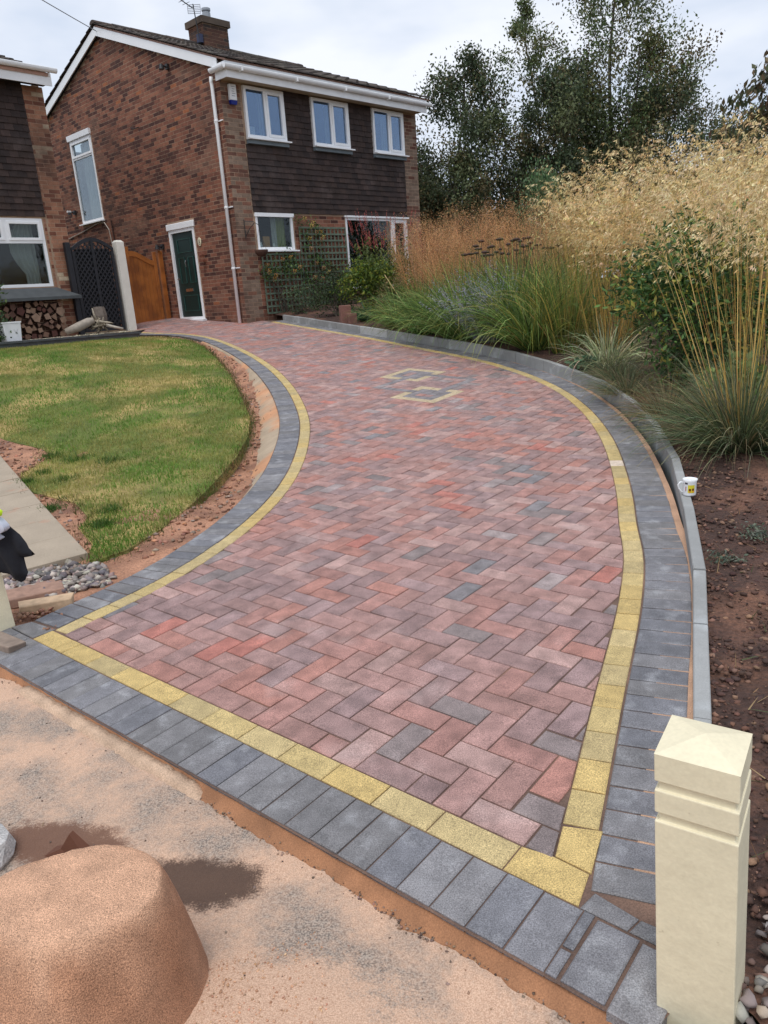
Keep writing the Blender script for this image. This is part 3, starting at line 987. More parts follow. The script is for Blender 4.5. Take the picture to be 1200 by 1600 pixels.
for _ in range(1700):
    x, y = rnd.uniform(.62, 1.35), rnd.uniform(.55, 1.9)
    if y > 1.2 + (x - .7) * .6 + .3: continue
    a_, b_ = tol((x, y))
    if b_ > -.21 and a_ < .36: continue
    if a_ < .36: continue
    pts.append((x, y, zbed(x, y) + .006 + .02 * rnd.random()))
rocks('gravel', pts, MT['stone'], (.008, .02), [S(120, 108, 104), S(96, 88, 88), S(150, 140, 136), S(110, 84, 76), S(170, 160, 150)], kind='stuff', label='mixed gravel beside the near cream bollard')
pts = []
for _ in range(240):
    a_ = rnd.uniform(-3, .2); b_ = -.23 - rnd.random() ** 2 * 1.0
    p = loc2(a_, b_); pts.append((p.x, p.y, zpave(p.x, p.y) + .001))
for _ in range(900):
    a_ = rnd.uniform(-3.3, .3); b_ = -.205 - edge_w(a_) + rnd.gauss(0, .008)
    p = loc2(a_, b_)
    if b_ < -.21: pts.append((p.x, p.y, G(p.x, p.y) - .044 + rnd.uniform(-.004, .002)))
rocks('loose_grit', pts, MT['stone'], (.0015, .0045), [S(150, 120, 98), S(140, 118, 104), S(96, 78, 68)], kind='stuff')

# ============================================================ FOOTPATH
path = empty('footpath', (0, 0, 0), kind='structure')
pd = (Vector((-3.69, 7.14)) - Vector((-1.81, 4.32))).normalized()
pn = Vector((pd.y, -pd.x)) * -1        # to the left, away from lawn
if pn.x > 0: pn = -pn
c00 = Vector((-1.83, 4.31))
for i in range(8):
    a_ = i * .452
    q = [c00 + pd * (a_ + .004), c00 + pd * (a_ + .448), c00 + pd * (a_ + .448) + pn * .9, c00 + pd * (a_ + .004) + pn * .9]
    if (q[1] - q[0]).cross(q[2] - q[1]) < 0: q = q[::-1]
    prism(q, top=.012 + rnd.uniform(-.003, .003), depth=.055, ch=.004).build('paving_slab', MT['slab'], path)

print('ground done')

# ============================================================ HOUSE BUILDERS
class Frame:
    """s along the wall, d outwards, z up"""
    def __init__(s, o, sd_, dd): s.o, s.s, s.d = Vector(o), Vector(sd_), Vector(dd)
    def __call__(s, a, d, z): return s.o + s.s * a + s.d * d + Vector((0, 0, z))

FAC = Frame(C0, Xd, -Yd)          # front of the main house
GAB = Frame(C0, Yd, -Xd)          # side (gable) wall, s runs to the rear
Xn = Vector((math.cos(YAWN), math.sin(YAWN), 0)); Yn = Vector((-math.sin(YAWN), math.cos(YAWN), 0))
N0 = Vector((-5.75, 15.4, 1.03))
NB = Frame(N0, Xn, -Yn)

def wall_sheet(fr, s0, s1, z0, z1, holes, d0, d1, mb, top=None):
    """solid wall between outward offsets d0<d1 with rectangular holes"""
    S_ = sorted(set([s0, s1] + [h[0] for h in holes] + [h[1] for h in holes]))
    S2 = []
    for a, b in zip(S_, S_[1:]):
        k = max(1, int((b - a) / .7)) if top else 1
        S2 += [a + (b - a) * i / k for i in range(k)]
    S2.append(S_[-1])
    if top: S2 = sorted(set(S2 + [4.2]))
    Z_ = sorted(set([z0, z1] + [h[2] for h in holes] + [h[3] for h in holes]))
    for a, b in zip(S2, S2[1:]):
        for zi, (c, d) in enumerate(zip(Z_, Z_[1:])):
            m, n_ = (a + b) / 2, (c + d) / 2
            if any(h[0] < m < h[1] and h[2] < n_ < h[3] for h in holes): continue
            da, db = d, d
            if top and d == z1: da, db = top(a), top(b)
            mb.hexa([fr(a, d0, c), fr(b, d0, c), fr(b, d1, c), fr(a, d1, c), fr(a, d0, da), fr(b, d0, db), fr(b, d1, db), fr(a, d1, da)])

def brick_list(fr, s0, s1, z0, z1, holes, palette, top=None, d=0., phase=0, depth=.045):
    out = []
    k = 0
    z = z0
    while z + .065 <= z1 + .001 or (top and z < 6.3):
        off = (.1125 if (k + phase) % 2 else 0)
        n0 = int(math.floor((s0 - off) / .225)) - 1
        s = n0 * .225 + off
        while s < s1:
            a, b = max(s, s0), min(s + .215, s1)
            segs = [(a, b)]
            for h in holes:
                if z + .06 > h[2] and z + .005 < h[3]:
                    ns = []
                    for (p, q) in segs:
                        if q <= h[0] or p >= h[1]: ns.append((p, q))
                        else:
                            if p < h[0]: ns.append((p, h[0]))
                            if q > h[1]: ns.append((h[1], q))
                    segs = ns
            for (p, q) in segs:
                if q - p < .03: continue
                if top and z + .065 > min(top(p), top(q)): continue
                if not top and z + .066 > z1: continue
                t = palette(fr(p, 0, z), k)
                j = rnd.uniform(0, .003)
                out.append((dist_cam(fr((p + q) / 2, 0, z)), fr, p, q, z, d - j, depth, t))
            s += .225
        z += .075
        k += 1
    return out

def brick_mb(b, mb):
    _, fr, p, q, z, d, depth, t = b
    mb.hexa([fr(p, d - depth, z), fr(q, d - depth, z), fr(q, d, z), fr(p, d, z), fr(p, d - depth, z + .065), fr(q, d - depth, z + .065), fr(q, d, z + .065), fr(p, d, z + .065)], t)

BRK = {}
def lay_bricks(lst, parent, single='brick', many='bricks', cap=300):
    """nearest bricks as parts sharing a few meshes, the rest as one part"""
    full = [b for b in lst if abs((b[3] - b[2]) - .215) < .002]
    full.sort(key=lambda b: b[0])
    chosen = set(id(b) for b in full[:cap])
    for b in full[:cap]:
        _, fr, p, q, z, d, depth, t = b
        key = tuple(round(c * 12) for c in t)
        if key not in BRK:
            m_ = MB(); m_.box(0, .215, -.045, 0, 0, .065, t)
            BRK[key] = m_.mesh('brick', MT['brick'])
        o = bpy.data.objects.new(single, BRK[key])
        col.objects.link(o)
        # local x along wall, local y outwards
        X_, Y_ = fr.s, fr.d
        zc = 1 if X_.cross(Y_).z > 0 else -1
        R_ = Matrix(((X_.x, Y_.x, 0, 0), (X_.y, Y_.y, 0, 0), (0, 0, 1, 0), (0, 0, 0, 1)))
        R_.translation = fr(p, d, z)
        o.parent = parent
        o.matrix_basis = R_
    mb = MB()
    for b in lst:
        if id(b) not in chosen: brick_mb(b, mb)
    if mb.f: mb.build(many, MT['brick'], parent, kind='stuff')

B_RED = [S(130, 82, 63), S(121, 75, 58), S(138, 90, 69), S(113, 70, 55)]
B_DARK = [S(78, 44, 36), S(70, 40, 34), S(86, 50, 40)]
B_TAN = [S(124, 104, 89), S(117, 98, 84), S(112, 91, 78), S(132, 112, 97)]
B_PALE = [S(176, 150, 124)]
def dim(c, k=1.): return tuple(a * k for a in c)
def pal_gable(p, k):
    c = fbm(p.x + p.y * .3, p.z, 1.1, 21)
    r = rnd.random()
    if r < .34: t = rnd.choice(B_DARK)
    elif r < .36: t = S(150, 90, 58)
    else: t = rnd.choice(B_RED)
    if c > .45: t = tuple((a + b) / 2 for a, b in zip(t, S(128, 96, 80)))
    return t
def pal_front(p, k):
    r = rnd.random()
    if r < .24: return rnd.choice([S(96, 62, 50), S(104, 70, 58)])
    return rnd.choice(B_TAN)
def pal_mid(p, k):
    return rnd.choice(B_RED + B_DARK[:1] + [S(138, 92, 74)])
def pal_neigh(p, k):
    r = rnd.random()
    if r < .3: return rnd.choice([S(112, 66, 50), S(118, 74, 58)])
    if r < .38: return S(196, 176, 150)
    return rnd.choice([S(158, 112, 88), S(148, 106, 84), S(164, 118, 94)])

def ht_list(fr, s0, s1, z0, z1, holes, d=.03):
    """hanging tiles"""
    out = []
    k = 0
    z = z0
    while z < z1 - .02:
        zt = min(z + .112, z1)
        off = .0825 if k % 2 else 0
        s = s0 - off
        while s < s1:
            a, b = max(s + .0015, s0), min(s + .1635, s1)
            segs = [(a, b)]
            for h in holes:
                if z + .10 > h[2] and z + .01 < h[3]:
                    ns = []
                    for (p, q) in segs:
                        if q <= h[0] or p >= h[1]: ns.append((p, q))
                        else:
                            if p < h[0]: ns.append((p, h[0]))
                            if q > h[1]: ns.append((h[1], q))
                    segs = ns
            for (p, q) in segs:
                if q - p > .02:
                    out.append((dist_cam(fr((p + q) / 2, 0, z)), fr, p, q, z, zt, d))
            s += .165
        z += .112
        k += 1
    return out
def ht_mb(b, mb, tint):
    _, fr, p, q, z, zt, d = b
    j = rnd.uniform(-.003, .004)
    lo, hi = d + .024 + j, d + .004
    e = rnd.uniform(-.003, .003)
    mb.hexa([fr(p, lo - .013, z + e), fr(q, lo - .013, z + e), fr(q, lo, z + e), fr(p, lo, z + e),
             fr(p, hi - .013, zt + .03), fr(q, hi - .013, zt + .03), fr(q, hi, zt + .03), fr(p, hi, zt + .03)], tint)
def ht_tint(): 
    k = rnd.uniform(.8, 1.2)
    return tuple(a * k for a in rnd.choice([S(54, 41, 38), S(47, 36, 34), S(62, 48, 44), S(56, 42, 37)]))
def lay_ht(lst, parent, cap=300):
    lst.sort(key=lambda b: b[0])
    for b in lst[:cap]:
        mb = MB(); ht_mb(b, mb, ht_tint()); mb.build('hanging_tile', MT['htile'], parent)
    mb = MB()
    for b in lst[cap:]: ht_mb(b, mb, ht_tint())
    if mb.f: mb.build('hanging_tiles', MT['htile'], parent, kind='stuff')

def window(parent, fr, s0, s1, z0, z1, lights, glassm, d=.0, fw=.055, sill=True, head=None, name='window', sillmat='white', sill_out=.09):
    """lights: list of (a,b,c,e,sash) fractions for panes in frame; frame bars fill the rest"""
    mb = MB()
    def bar(a, b, c, e, dd0=-.06, dd1=.0): 
        mb.hexa([fr(a, d + dd0, c), fr(b, d + dd0, c), fr(b, d + dd1, c), fr(a, d + dd1, c), fr(a, d + dd0, e), fr(b, d + dd0, e), fr(b, d + dd1, e), fr(a, d + dd1, e)])
    bar(s0, s0 + fw, z0, z1); bar(s1 - fw, s1, z0, z1)
    bar(s0 + fw, s1 - fw, z0, z0 + fw); bar(s0 + fw, s1 - fw, z1 - fw, z1)
    for (a, b, c, e, sash) in lights:
        if a > s0 + fw + .02 and not any(abs(l[1] + fw - a) < .001 and False for l in lights):
            pass
    w = mb.build(name, MT['white'], parent)
    for (a, b, c, e, sash) in lights:
        f = MB()
        t = .05 if sash else .0
        if sash:
            f_ = lambda a1, b1, c1, e1: f.hexa([fr(a1, d - .05, c1), fr(b1, d - .05, c1), fr(b1, d + .014, c1), fr(a1, d + .014, c1), fr(a1, d - .05, e1), fr(b1, d - .05, e1), fr(b1, d + .014, e1), fr(a1, d + .014, e1)])
            f_(a, a + t, c, e); f_(b - t, b, c, e); f_(a + t, b - t, c, c + t); f_(a + t, b - t, e - t, e)
            bevel(f.build('sash', MT['white'], w), .004)
        g = MB()
        g.hexa([fr(a + t, d - .034, c + t), fr(b - t, d - .034, c + t), fr(b - t, d - .028, c + t), fr(a + t, d - .028, c + t),
                fr(a + t, d - .034, e - t), fr(b - t, d - .034, e - t), fr(b - t, d - .028, e - t), fr(a + t, d - .028, e - t)])
        g.build('pane', glassm, w)
    if sill:
        m_ = MB()
        m_.hexa([fr(s0 - .03, d - .02, z0 - .035), fr(s1 + .03, d - .02, z0 - .035), fr(s1 + .03, d + sill_out, z0 - .04), fr(s0 - .03, d + sill_out, z0 - .04),
                 fr(s0 - .03, d - .02, z0 - .001), fr(s1 + .03, d - .02, z0 - .001), fr(s1 + .03, d + sill_out, z0 - .015), fr(s0 - .03, d + sill_out, z0 - .015)])
        m_.build('sill', MT[sillmat], w)
    if head:
        m_ = MB(); m_.hexa([fr(s0 - .03, d - .02, z1 + .001), fr(s1 + .03, d - .02, z1 + .001), fr(s1 + .03, d + .04, z1 + .001), fr(s0 - .03, d + .04, z1 + .001),
                            fr(s0 - .03, d - .02, z1 + head), fr(s1 + .03, d - .02, z1 + head), fr(s1 + .03, d + .05, z1 + head), fr(s0 - .03, d + .05, z1 + head)])
        m_.build('lintel', MT['white'], w)
    return w
def bars(w, fr, d, lst):
    mb = MB()
    for (a, b, c, e) in lst:
        mb.hexa([fr(a, d - .06, c), fr(b, d - .06, c), fr(b, d - .002, c), fr(a, d - .002, c), fr(a, d - .06, e), fr(b, d - .06, e), fr(b, d - .002, e), fr(a, d - .002, e)])
    mb.build('glazing_bar', MT['white'], w)
def curtain(w, fr, d, s0, s1, z0, z1, material, folds=5, amp=.03, gather=0.):
    mb = MB()
    n_ = folds * 8
    for r, (za, zb) in enumerate([(z0, (z0 + z1) / 2), ((z0 + z1) / 2, z1)]):
        pass
    vs_ = []
    rows = 6
    for j in range(rows + 1):
        t = j / rows
        for i in range(n_ + 1):
            u = i / n_
            g_ = gather * math.sin(PI * min(1, (1 - t) * 1.2))
            vs_.append(fr(s0 + g_ * (1 - u) + (s1 - s0) * u, d + amp * math.sin(u * folds * 2 * PI + .6 * math.sin(3 * u)) , z0 + (z1 - z0) * t))
    mb.add(vs_, [(j * (n_ + 1) + i, j * (n_ + 1) + i + 1, (j + 1) * (n_ + 1) + i + 1, (j + 1) * (n_ + 1) + i) for j in range(rows) for i in range(n_)])
    mb.build('curtain', MT[material], w, smooth=True)

# ------------------------------------------------------------ main house
house = empty('brick_house', C0, 'brick house with tile-hung front and green side door at the top of drive', 'house')
def hb(fr, mb, a, b, d0, d1, c, e, tint=(1, 1, 1)):
    mb.hexa([fr(a, d0, c), fr(b, d0, c), fr(b, d1, c), fr(a, d1, c), fr(a, d0, e), fr(b, d0, e), fr(b, d1, e), fr(a, d1, e)], tint)
zb = lambda w: 4.68 + .3725 * w if w < 4.2 else 6.245 - .335 * (w - 4.2)
WDEP = 8.3
g_holes = [(1.50, 2.50, .0, 2.0), (5.33, 6.45, 2.56, 4.46)]
mb = MB()
wall_sheet(GAB, .003, WDEP, -.5, 4.72, g_holes, -.12, -.004, mb, top=lambda s: zb(s) + .15)
gwall = mb.build('gable_wall', MT['mortar'], house)
GB = brick_list(GAB, .003, WDEP, -.075, 4.7, [(1.47, 2.53, .0, 2.13), (5.30, 6.48, 2.53, 4.58)], pal_gable, top=lambda s: zb(s) + .03)
UW = [(.50, 1.50), (2.25, 3.33), (4.10, 5.15)]
f_holes = [(a, b, 3.50, 4.42) for a, b in UW] + [(.50, 1.48, 1.40, 2.10), (3.04, 5.14, .55, 2.08)]
mb = MB()
wall_sheet(FAC, .003, 5.66, -.5, 4.46, f_holes, -.12, -.004, mb)
fwall = mb.build('front_wall', MT['mortar'], house)
FB = brick_list(FAC, .003, .452, -.075, 4.46, [], pal_front, phase=1) + brick_list(FAC, .4545, 5.165, -.075, 2.11, [(.4545, 1.52, 1.36, 2.2), (3.01, 5.2, .5, 2.2)], pal_mid) \
    + brick_list(FAC, 5.168, 5.66, -.075, 4.46, [], pal_front, phase=0)
# side of the right hand pier and rear / far walls (plain)
mb = MB()
hb(FAC, mb, 5.55, 5.652, -WDEP, -.12, -.5, 4.6)
hb(FAC, mb, .0, 5.66, -WDEP, -WDEP + .1, -.5, 4.6)
mb.build('rear_wall', MT['mortar'], house)
allb = sorted(GB + FB, key=lambda b: b[0])
pick = set(id(b) for b in [b for b in allb if abs(b[3] - b[2] - .215) < .002][:300])
lay_bricks([b for b in GB if id(b) in pick], gwall, cap=300)
lay_bricks([b for b in FB if id(b) in pick], fwall, cap=300)
mbg, mbf = MB(), MB()
for b in GB:
    if id(b) not in pick: brick_mb(b, mbg)
for b in FB:
    if id(b) not in pick: brick_mb(b, mbf)
mbg.build('bricks', MT['brick'], gwall, kind='stuff'); mbf.build('bricks', MT['brick'], fwall, kind='stuff')
lay_ht(ht_list(FAC, .462, 5.158, 2.125, 4.45, [(a - .02, b + .02, 3.43, 4.45) for a, b in UW], d=.0), fwall)
# interior
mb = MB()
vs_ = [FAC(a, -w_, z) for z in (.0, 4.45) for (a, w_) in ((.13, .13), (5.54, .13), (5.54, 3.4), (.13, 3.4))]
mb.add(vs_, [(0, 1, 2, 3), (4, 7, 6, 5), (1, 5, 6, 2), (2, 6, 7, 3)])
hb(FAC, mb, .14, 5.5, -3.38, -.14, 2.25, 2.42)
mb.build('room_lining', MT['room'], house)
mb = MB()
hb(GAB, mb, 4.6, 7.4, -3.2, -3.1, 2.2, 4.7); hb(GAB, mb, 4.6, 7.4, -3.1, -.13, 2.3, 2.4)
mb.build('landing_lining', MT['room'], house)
for i, (a, b) in enumerate(UW):
    m_ = a + (b - a) * .5
    w_ = window(house, FAC, a, b, 3.50, 4.42, [(a + .055, m_ - .02, 3.555, 4.365, False), (m_ + .03, b - .05, 3.55, 4.37, True)], MT['pane_up'], d=.055, sill_out=.11)
    bars(w_, FAC, .055, [(m_ - .02, m_ + .03, 3.555, 4.365)])
    curtain(w_, FAC, -.35, b - .38, b - .05, 3.45, 4.4, 'curtain', folds=5)
    mb = MB(); hb(FAC, mb, a - .01, b + .01, .0, .09, 3.39, 3.463); mb.build('lead_flashing', MT['lead'], w_)
# object seen through the first upstairs window
mb = MB(); hb(FAC, mb, .78, .93, -.3, -.26, 3.5, 3.78); mb.build('picture_frame', MT['white_old'], house)
w1 = window(house, FAC, .50, 1.48, 1.40, 2.10, [(.555, 1.425, 1.455, 2.045, False)], MT['pane'], d=.0, sill_out=.12, head=.0)
mb = MB(); hb(FAC, mb, .48, 1.50, -.02, .035, 2.045, 2.118); mb.build('head_trim', MT['white'], w1)
curtain(w1, FAC, -.22, 1.08, 1.42, 1.35, 2.1, 'curtain_green', folds=4)
curtain(w1, FAC, -.16, 1.0, 1.14, 1.35, 2.1, 'curtain', folds=2, amp=.015)
mb = MB(); hb(FAC, mb, .78, .95, -.2, -.17, 1.44, 1.68); mb.build('wooden_board', flat('board', S(186, 132, 70)), w1)
mb = MB(); mb.lathe([(.0, 0), (.03, 0), (.04, .05), (.025, .11), (.028, .13)], 10, FAC(.68, -.15, 1.44)); mb.lathe([(.0, 0), (.028, 0), (.03, .06), (.02, .1)], 10, FAC(1.0, -.12, 1.44)); mb.build('ornament', MT['ceramic'], w1, smooth=True)
w2 = window(house, FAC, 3.04, 5.14, .55, 2.08, [(3.095, 4.56, .605, 2.025, False), (4.63, 5.09, .60, 2.03, True)], MT['pane'], d=.0)
bars(w2, FAC, 0, [(4.56, 4.63, .605, 2.025)])
mb = MB(); hb(FAC, mb, 3.0, 5.18, -.02, .05, 2.081, 2.118); mb.build('head_trim', MT['white'], w2)
curtain(w2, FAC, -.25, 4.66, 4.84, .5, 2.05, 'curtain', folds=3)
# gable window and door
w3 = window(house, GAB, 5.33, 6.45, 2.56, 4.46, [(5.385, 6.395, 2.615, 4.03, False), (5.38, 6.40, 4.06, 4.41, True)], MT['pane_side'], d=.005, head=.12, sill_out=.09)
bars(w3, GAB, .005, [(5.385, 6.395, 4.02, 4.07)])
curtain(w3, GAB, -.2, 5.4, 6.3, 2.6, 4.4, 'curtain', folds=6)
door = MB()
hb(GAB, door, 1.575, 2.425, -.07, -.03, .16, 1.93)
door = bevel(door.build('door', MT['green_door'], house), .003)
mb = MB()
hb(GAB, mb, 1.50, 1.57, -.08, .01, .10, 2.0); hb(GAB, mb, 2.43, 2.50, -.08, .01, .10, 2.0); hb(GAB, mb, 1.57, 2.43, -.08, .01, 1.935, 2.0); hb(GAB, mb, 1.57, 2.43, -.08, .0, .10, .155)
mb.build('door_frame', MT['white'], house)
mb = MB(); hb(GAB, mb, 1.46, 2.54, -.02, .035, 2.001, 2.13); bevel(mb.build('lintel', MT['white'], house), .01)
mb = MB(); hb(GAB, mb, 1.45, 2.56, -.08, .10, .045, .10); mb.build('door_sill', MT['white'], house)
mb = MB(); hb(GAB, mb, 1.47, 2.54, -.1, .09, -.1, .044); mb.build('door_step', MT['dark'], house)
mb = MB()
for (a, b, c, e) in [(1.70, 1.92, .88, 1.42), (2.06, 2.28, .88, 1.42), (1.70, 2.28, .28, .62), (1.72, 2.27, 1.52, 1.80)]:
    mb = MB()
    for (p, q, r, t) in [(a, b, c, c + .012), (a, b, e - .012, e), (a, a + .012, c + .0, e - .0), (b - .012, b, c + .0, e - .0)]:
        hb(GAB, mb, p, q, -.03, -.02 + (.001 if q - p < .02 else 0), r, t)
    mb.build('panel_moulding', flat('moulding', S(44, 84, 78), .35), door)
mb = MB(); hb(GAB, mb, 1.86, 2.14, -.03, -.017, .70, .76); mb.build('letter_plate', MT['chrome'], door)
mb = MB(); mb.tube([GAB(2.0, -.02, 1.36), GAB(2.0, .0, 1.30), GAB(2.0, -.01, 1.22)], .012, 6); mb.build('knocker', MT['chrome'], door)
mb = MB(); mb.tube([GAB(2.37, -.03, .98), GAB(2.37, .02, .98), GAB(2.27, .025, .98)], .009, 6); mb.build('handle', MT['chrome'], door)
# house number plaque, lights and cable on the gable
mb = MB()
ring = [GAB(1.33 + .06 * math.cos(t), .004, 1.68 + .085 * math.sin(t)) for t in np.linspace(0, 2 * PI, 20, endpoint=False)]
ringo = [p + GAB.d * .014 for p in ring]
mb.add(ring + ringo, [tuple(range(20)), tuple(range(20, 40))[::-1]] + [(i, (i + 1) % 20, 20 + (i + 1) % 20, 20 + i) for i in range(20)])
pl = mb.build('number_plaque', MT['cream'], house)
mb = MB(); mb.lathe([(.0, 0), (.022, .0), (.022, .004), (0, .004)], 10)
mb = MB()
for (c, r) in ((1.70, .024), (1.645, .03)):
    n_ = 14
    for i in range(n_):
        t0, t1 = 2 * PI * i / n_, 2 * PI * (i + 1) / n_
        q = [(r * math.cos(t0), r * math.sin(t0)), (r * math.cos(t1), r * math.sin(t1)), (r * .6 * math.cos(t1), r * .6 * math.sin(t1)), (r * .6 * math.cos(t0), r * .6 * math.sin(t0))]
        mb.add([GAB(1.33 + a, .021, c + b) for a, b in q], [(0, 1, 2, 3)])
mb.build('numeral', MT['black'], pl)
mb = MB(); hb(GAB, mb, 1.14, 1.46, .0, .012, 1.40, 1.42); mb.tube([GAB(1.25, .0, 1.42), GAB(1.25, .12, 1.41), GAB(1.22, .14, 1.33)], .008); hb(GAB, mb, 1.17, 1.3, .02, .1, 1.27, 1.31); mb.build('boot_bracket', flat('rust', S(120, 72, 54), .8), house)
def wlight(s_, z_, sz=.1):
    mb = MB(); hb(GAB, mb, s_ - sz * .5, s_ + sz * .5, .0, .05, z_ - .04, z_ + .06)
    mb.tube([GAB(s_, .04, z_), GAB(s_, .14, z_ + .02)], .02, 6)
    mb.lathe([(.0, 0), (.055, 0), (.03, .09), (0, .1)], 10, GAB(s_, .16, z_ - .05))
    o_ = mb.build('wall_light', MT['black'], house); return o_
wlight(2.80, 1.70); wlight(1.66, 5.03, .08)
fl = wlight(6.76, 2.86)
mb = MB(); hb(GAB, mb, 6.72, 6.80, .13, .215, 2.87, 2.91); mb.build('lamp_lens', MT['white_old'], fl)
mb = MB(); mb.tube([GAB(7.6, .02, 2.26), GAB(6.5, .02, 2.38), GAB(5.6, .02, 2.5), GAB(5.3, .02, 2.48), GAB(5.12, .02, 2.3), GAB(5.02, .02, 1.6)], .012, 6); mb.build('cable', flat('cable', S(170, 160, 150)), house)
mb = MB(); mb.tube([GAB(4.95, .02, 2.5), GAB(4.93, .02, 1.4)], .018, 6); mb.build('waste_pipe', flat('brownpipe', S(70, 48, 42)), house)
mb = MB(); mb.tube([GAB(3.4, .015, 4.25), GAB(3.3, .015, 4.2), GAB(3.1, .015, 4.2)], .008, 5); mb.build('wire_clip', MT['black'], house)
# downpipe
mb = MB(); mb.tube([GAB(.16, .065, -.02), GAB(.16, .065, 4.36), GAB(.16, .075, 4.44), GAB(.13, .085, 4.52)], .034, 12)
dp = mb.build('downpipe', MT['white'], house, smooth=True)
for z_ in (1.05, 2.2, 3.75):
    mb = MB(); mb.lathe([(.037, 0), (.042, .005), (.042, .035), (.037, .04)], 12, GAB(.16, .065, z_)); hb(GAB, mb, .02, .3, .0, .02, z_ + .01, z_ + .03); mb.build('pipe_bracket', MT['white'], dp)
# alarm box
mb = MB(); hb(FAC, mb, .165, .32, .0, .075, 4.12, 4.40); ab = bevel(mb.build('alarm_box', MT['white_old'], house), .012, 2)
mb = MB(); mb.hexa([FAC(.18, .005, 4.05), FAC(.305, .005, 4.05), FAC(.305, .06, 4.05), FAC(.18, .06, 4.05), FAC(.165, .0, 4.119), FAC(.32, .0, 4.119), FAC(.32, .075, 4.119), FAC(.165, .075, 4.119)])
mb.build('alarm_strobe', flat('strobe_blue', S(20, 40, 130), .3), ab)
mb = MB()
for k_ in range(5): hb(FAC, mb, .2 + .01 * (k_ % 2), .285 - .012 * (k_ % 3), .0755, .077, 4.35 - k_ * .04, 4.358 - k_ * .04)
mb.build('alarm_print', flat('print_grey', S(120, 124, 140)), ab)
# eaves: soffit, fascia with return, gutter
mb = MB(); hb(FAC, mb, -.06, 5.64, -.1, .33, 4.455, 4.475); mb.build('soffit', flat('soffit', S(176, 160, 136)), house)
mb = MB(); hb(FAC, mb, -.085, 5.66, .331, .35, 4.42, 4.69); mb.build('fascia', MT['white_old'], house)
mb = MB(); hb(FAC, mb, -.085, -.066, .0, .33, 4.42, 4.69); mb.build('fascia', MT['white_old'], house)
def gutter(fr, a, b, d, z, name='gutter', ret=None):
    mb = MB()
    prof_ = [(d + .055 + .055 * math.cos(t), z + .055 * math.sin(t) * 1.05) for t in np.linspace(PI, 2 * PI, 9)]
    prof_ = [(prof_[0][0], z + .012)] + prof_ + [(prof_[-1][0], z + .012)]
    inn = [(d + .055 + (x - d - .055) * .9, y + .006) for x, y in prof_][::-1]
    P = prof_ + inn
    n_ = len(P)
    mb.add([fr(a, x, y) for x, y in P] + [fr(b, x, y) for x, y in P], [(i, (i + 1) % n_, n_ + (i + 1) % n_, n_ + i) for i in range(n_)] + [tuple(range(n_))[::-1], tuple(range(n_, 2 * n_))])
    mb.add([fr(q, x, y) for q in (a - .004, a) for x, y in prof_] , [tuple(range(len(prof_)))[::-1], tuple(range(len(prof_), 2 * len(prof_)))])
    mb.add([fr(q, x, y) for q in (b, b + .004) for x, y in prof_] , [tuple(range(len(prof_)))[::-1], tuple(range(len(prof_), 2 * len(prof_)))])
    return mb.build(name, MT['white_old'] if name == 'gutter' else MT['white'], house if fr is not NB else neigh)
gu = gutter(FAC, -.16, 5.74, .352, 4.60)
k_ = .2
while k_ < 5.6:
    mb = MB(); hb(FAC, mb, k_, k_ + .03, .34, .468, 4.535, 4.62); k_ += 1.35
    mb.build('gutter_bracket', MT['white'], gu)
GR = Frame(FAC(-.087, 0, 0), -Yd, -Xd)
gutter(GR, -.05, .40, .0, 4.60)
# roof
roofm = MB()
UE0, UE1 = -.07, 5.80
def rz(w, h): return zb(w) + h
for (wa, wb_) in ((-.34, 4.2), (4.2, 8.6)):
    roofm.hexa([FAC(UE0, -wa, rz(wa, .14)), FAC(UE1, -wa, rz(wa, .14)), FAC(UE1, -wb_, rz(wb_, .14)), FAC(UE0, -wb_, rz(wb_, .14)),
                FAC(UE0, -wa, rz(wa, .175)), FAC(UE1, -wa, rz(wa, .175)), FAC(UE1, -wb_, rz(wb_, .175)), FAC(UE0, -wb_, rz(wb_, .175))])
MT['undercloak'] = mat('verge_mortar', S(168, 132, 118), rough=.9, mottle=.25, scale=9, bump=.4)
roof = roofm.build('roof', MT['undercloak'], house)
def rt_tint():
    k = rnd.uniform(.75, 1.2); return tuple(a * k for a in rnd.choice([S(66, 58, 54), S(58, 52, 50), S(74, 66, 60), S(70, 58, 52)]))
def roof_tiles(fr, u0, u1, wrows, zfun, parent, name='roof_tile', sgn=1, tw=.33):
    """wrows: list of (w_lower, w_upper)"""
    for (wa, wb_) in wrows:
        u = u0
        while u < u1 - .05:
            b_ = min(u + tw, u1)
            mb = MB(); t = rt_tint(); m_ = (u + b_) / 2
            j = rnd.uniform(-.003, .004)
            za, zc = zfun(wa) + .055 + j, zfun(wb_) + .03
            # roll profile: flat pan, raised roll
            us = [u + .003, u + .07, u + .10, u + .15, u + .18, b_ - .003]; hs_ = [0, 0, .022, .022, 0, 0]
            us = [min(q, b_ - .003) for q in us]
            lo = [fr(a_, -wa, za - .022 + .0) for a_ in us]; lt = [fr(a_, -wa, za + h_) for a_, h_ in zip(us, hs_)]
            ht_ = [fr(a_, -wb_, zc + h_ ) for a_, h_ in zip(us, hs_)]
            n_ = len(us)
            mb.add(lo + lt + ht_, [(i, i + 1, n_ + i + 1, n_ + i) for i in range(n_ - 1)] + [(n_ + i, n_ + i + 1, 2 * n_ + i + 1, 2 * n_ + i) for i in range(n_ - 1)]
                   + [(0, n_, 2 * n_), (n_ - 1, 3 * n_ - 1, 2 * n_ - 1)], t)
            mb.build(name, MT['rtile'], parent)
            u += tw
rows = []
w_ = -.42
while w_ < 4.1:
    rows.append((w_, min(w_ + .345, 4.18))); w_ += .32
roof_tiles(FAC, -.13, 5.86, rows, lambda w: zb(w) + .165, roof)
rows = []
w_ = 8.7
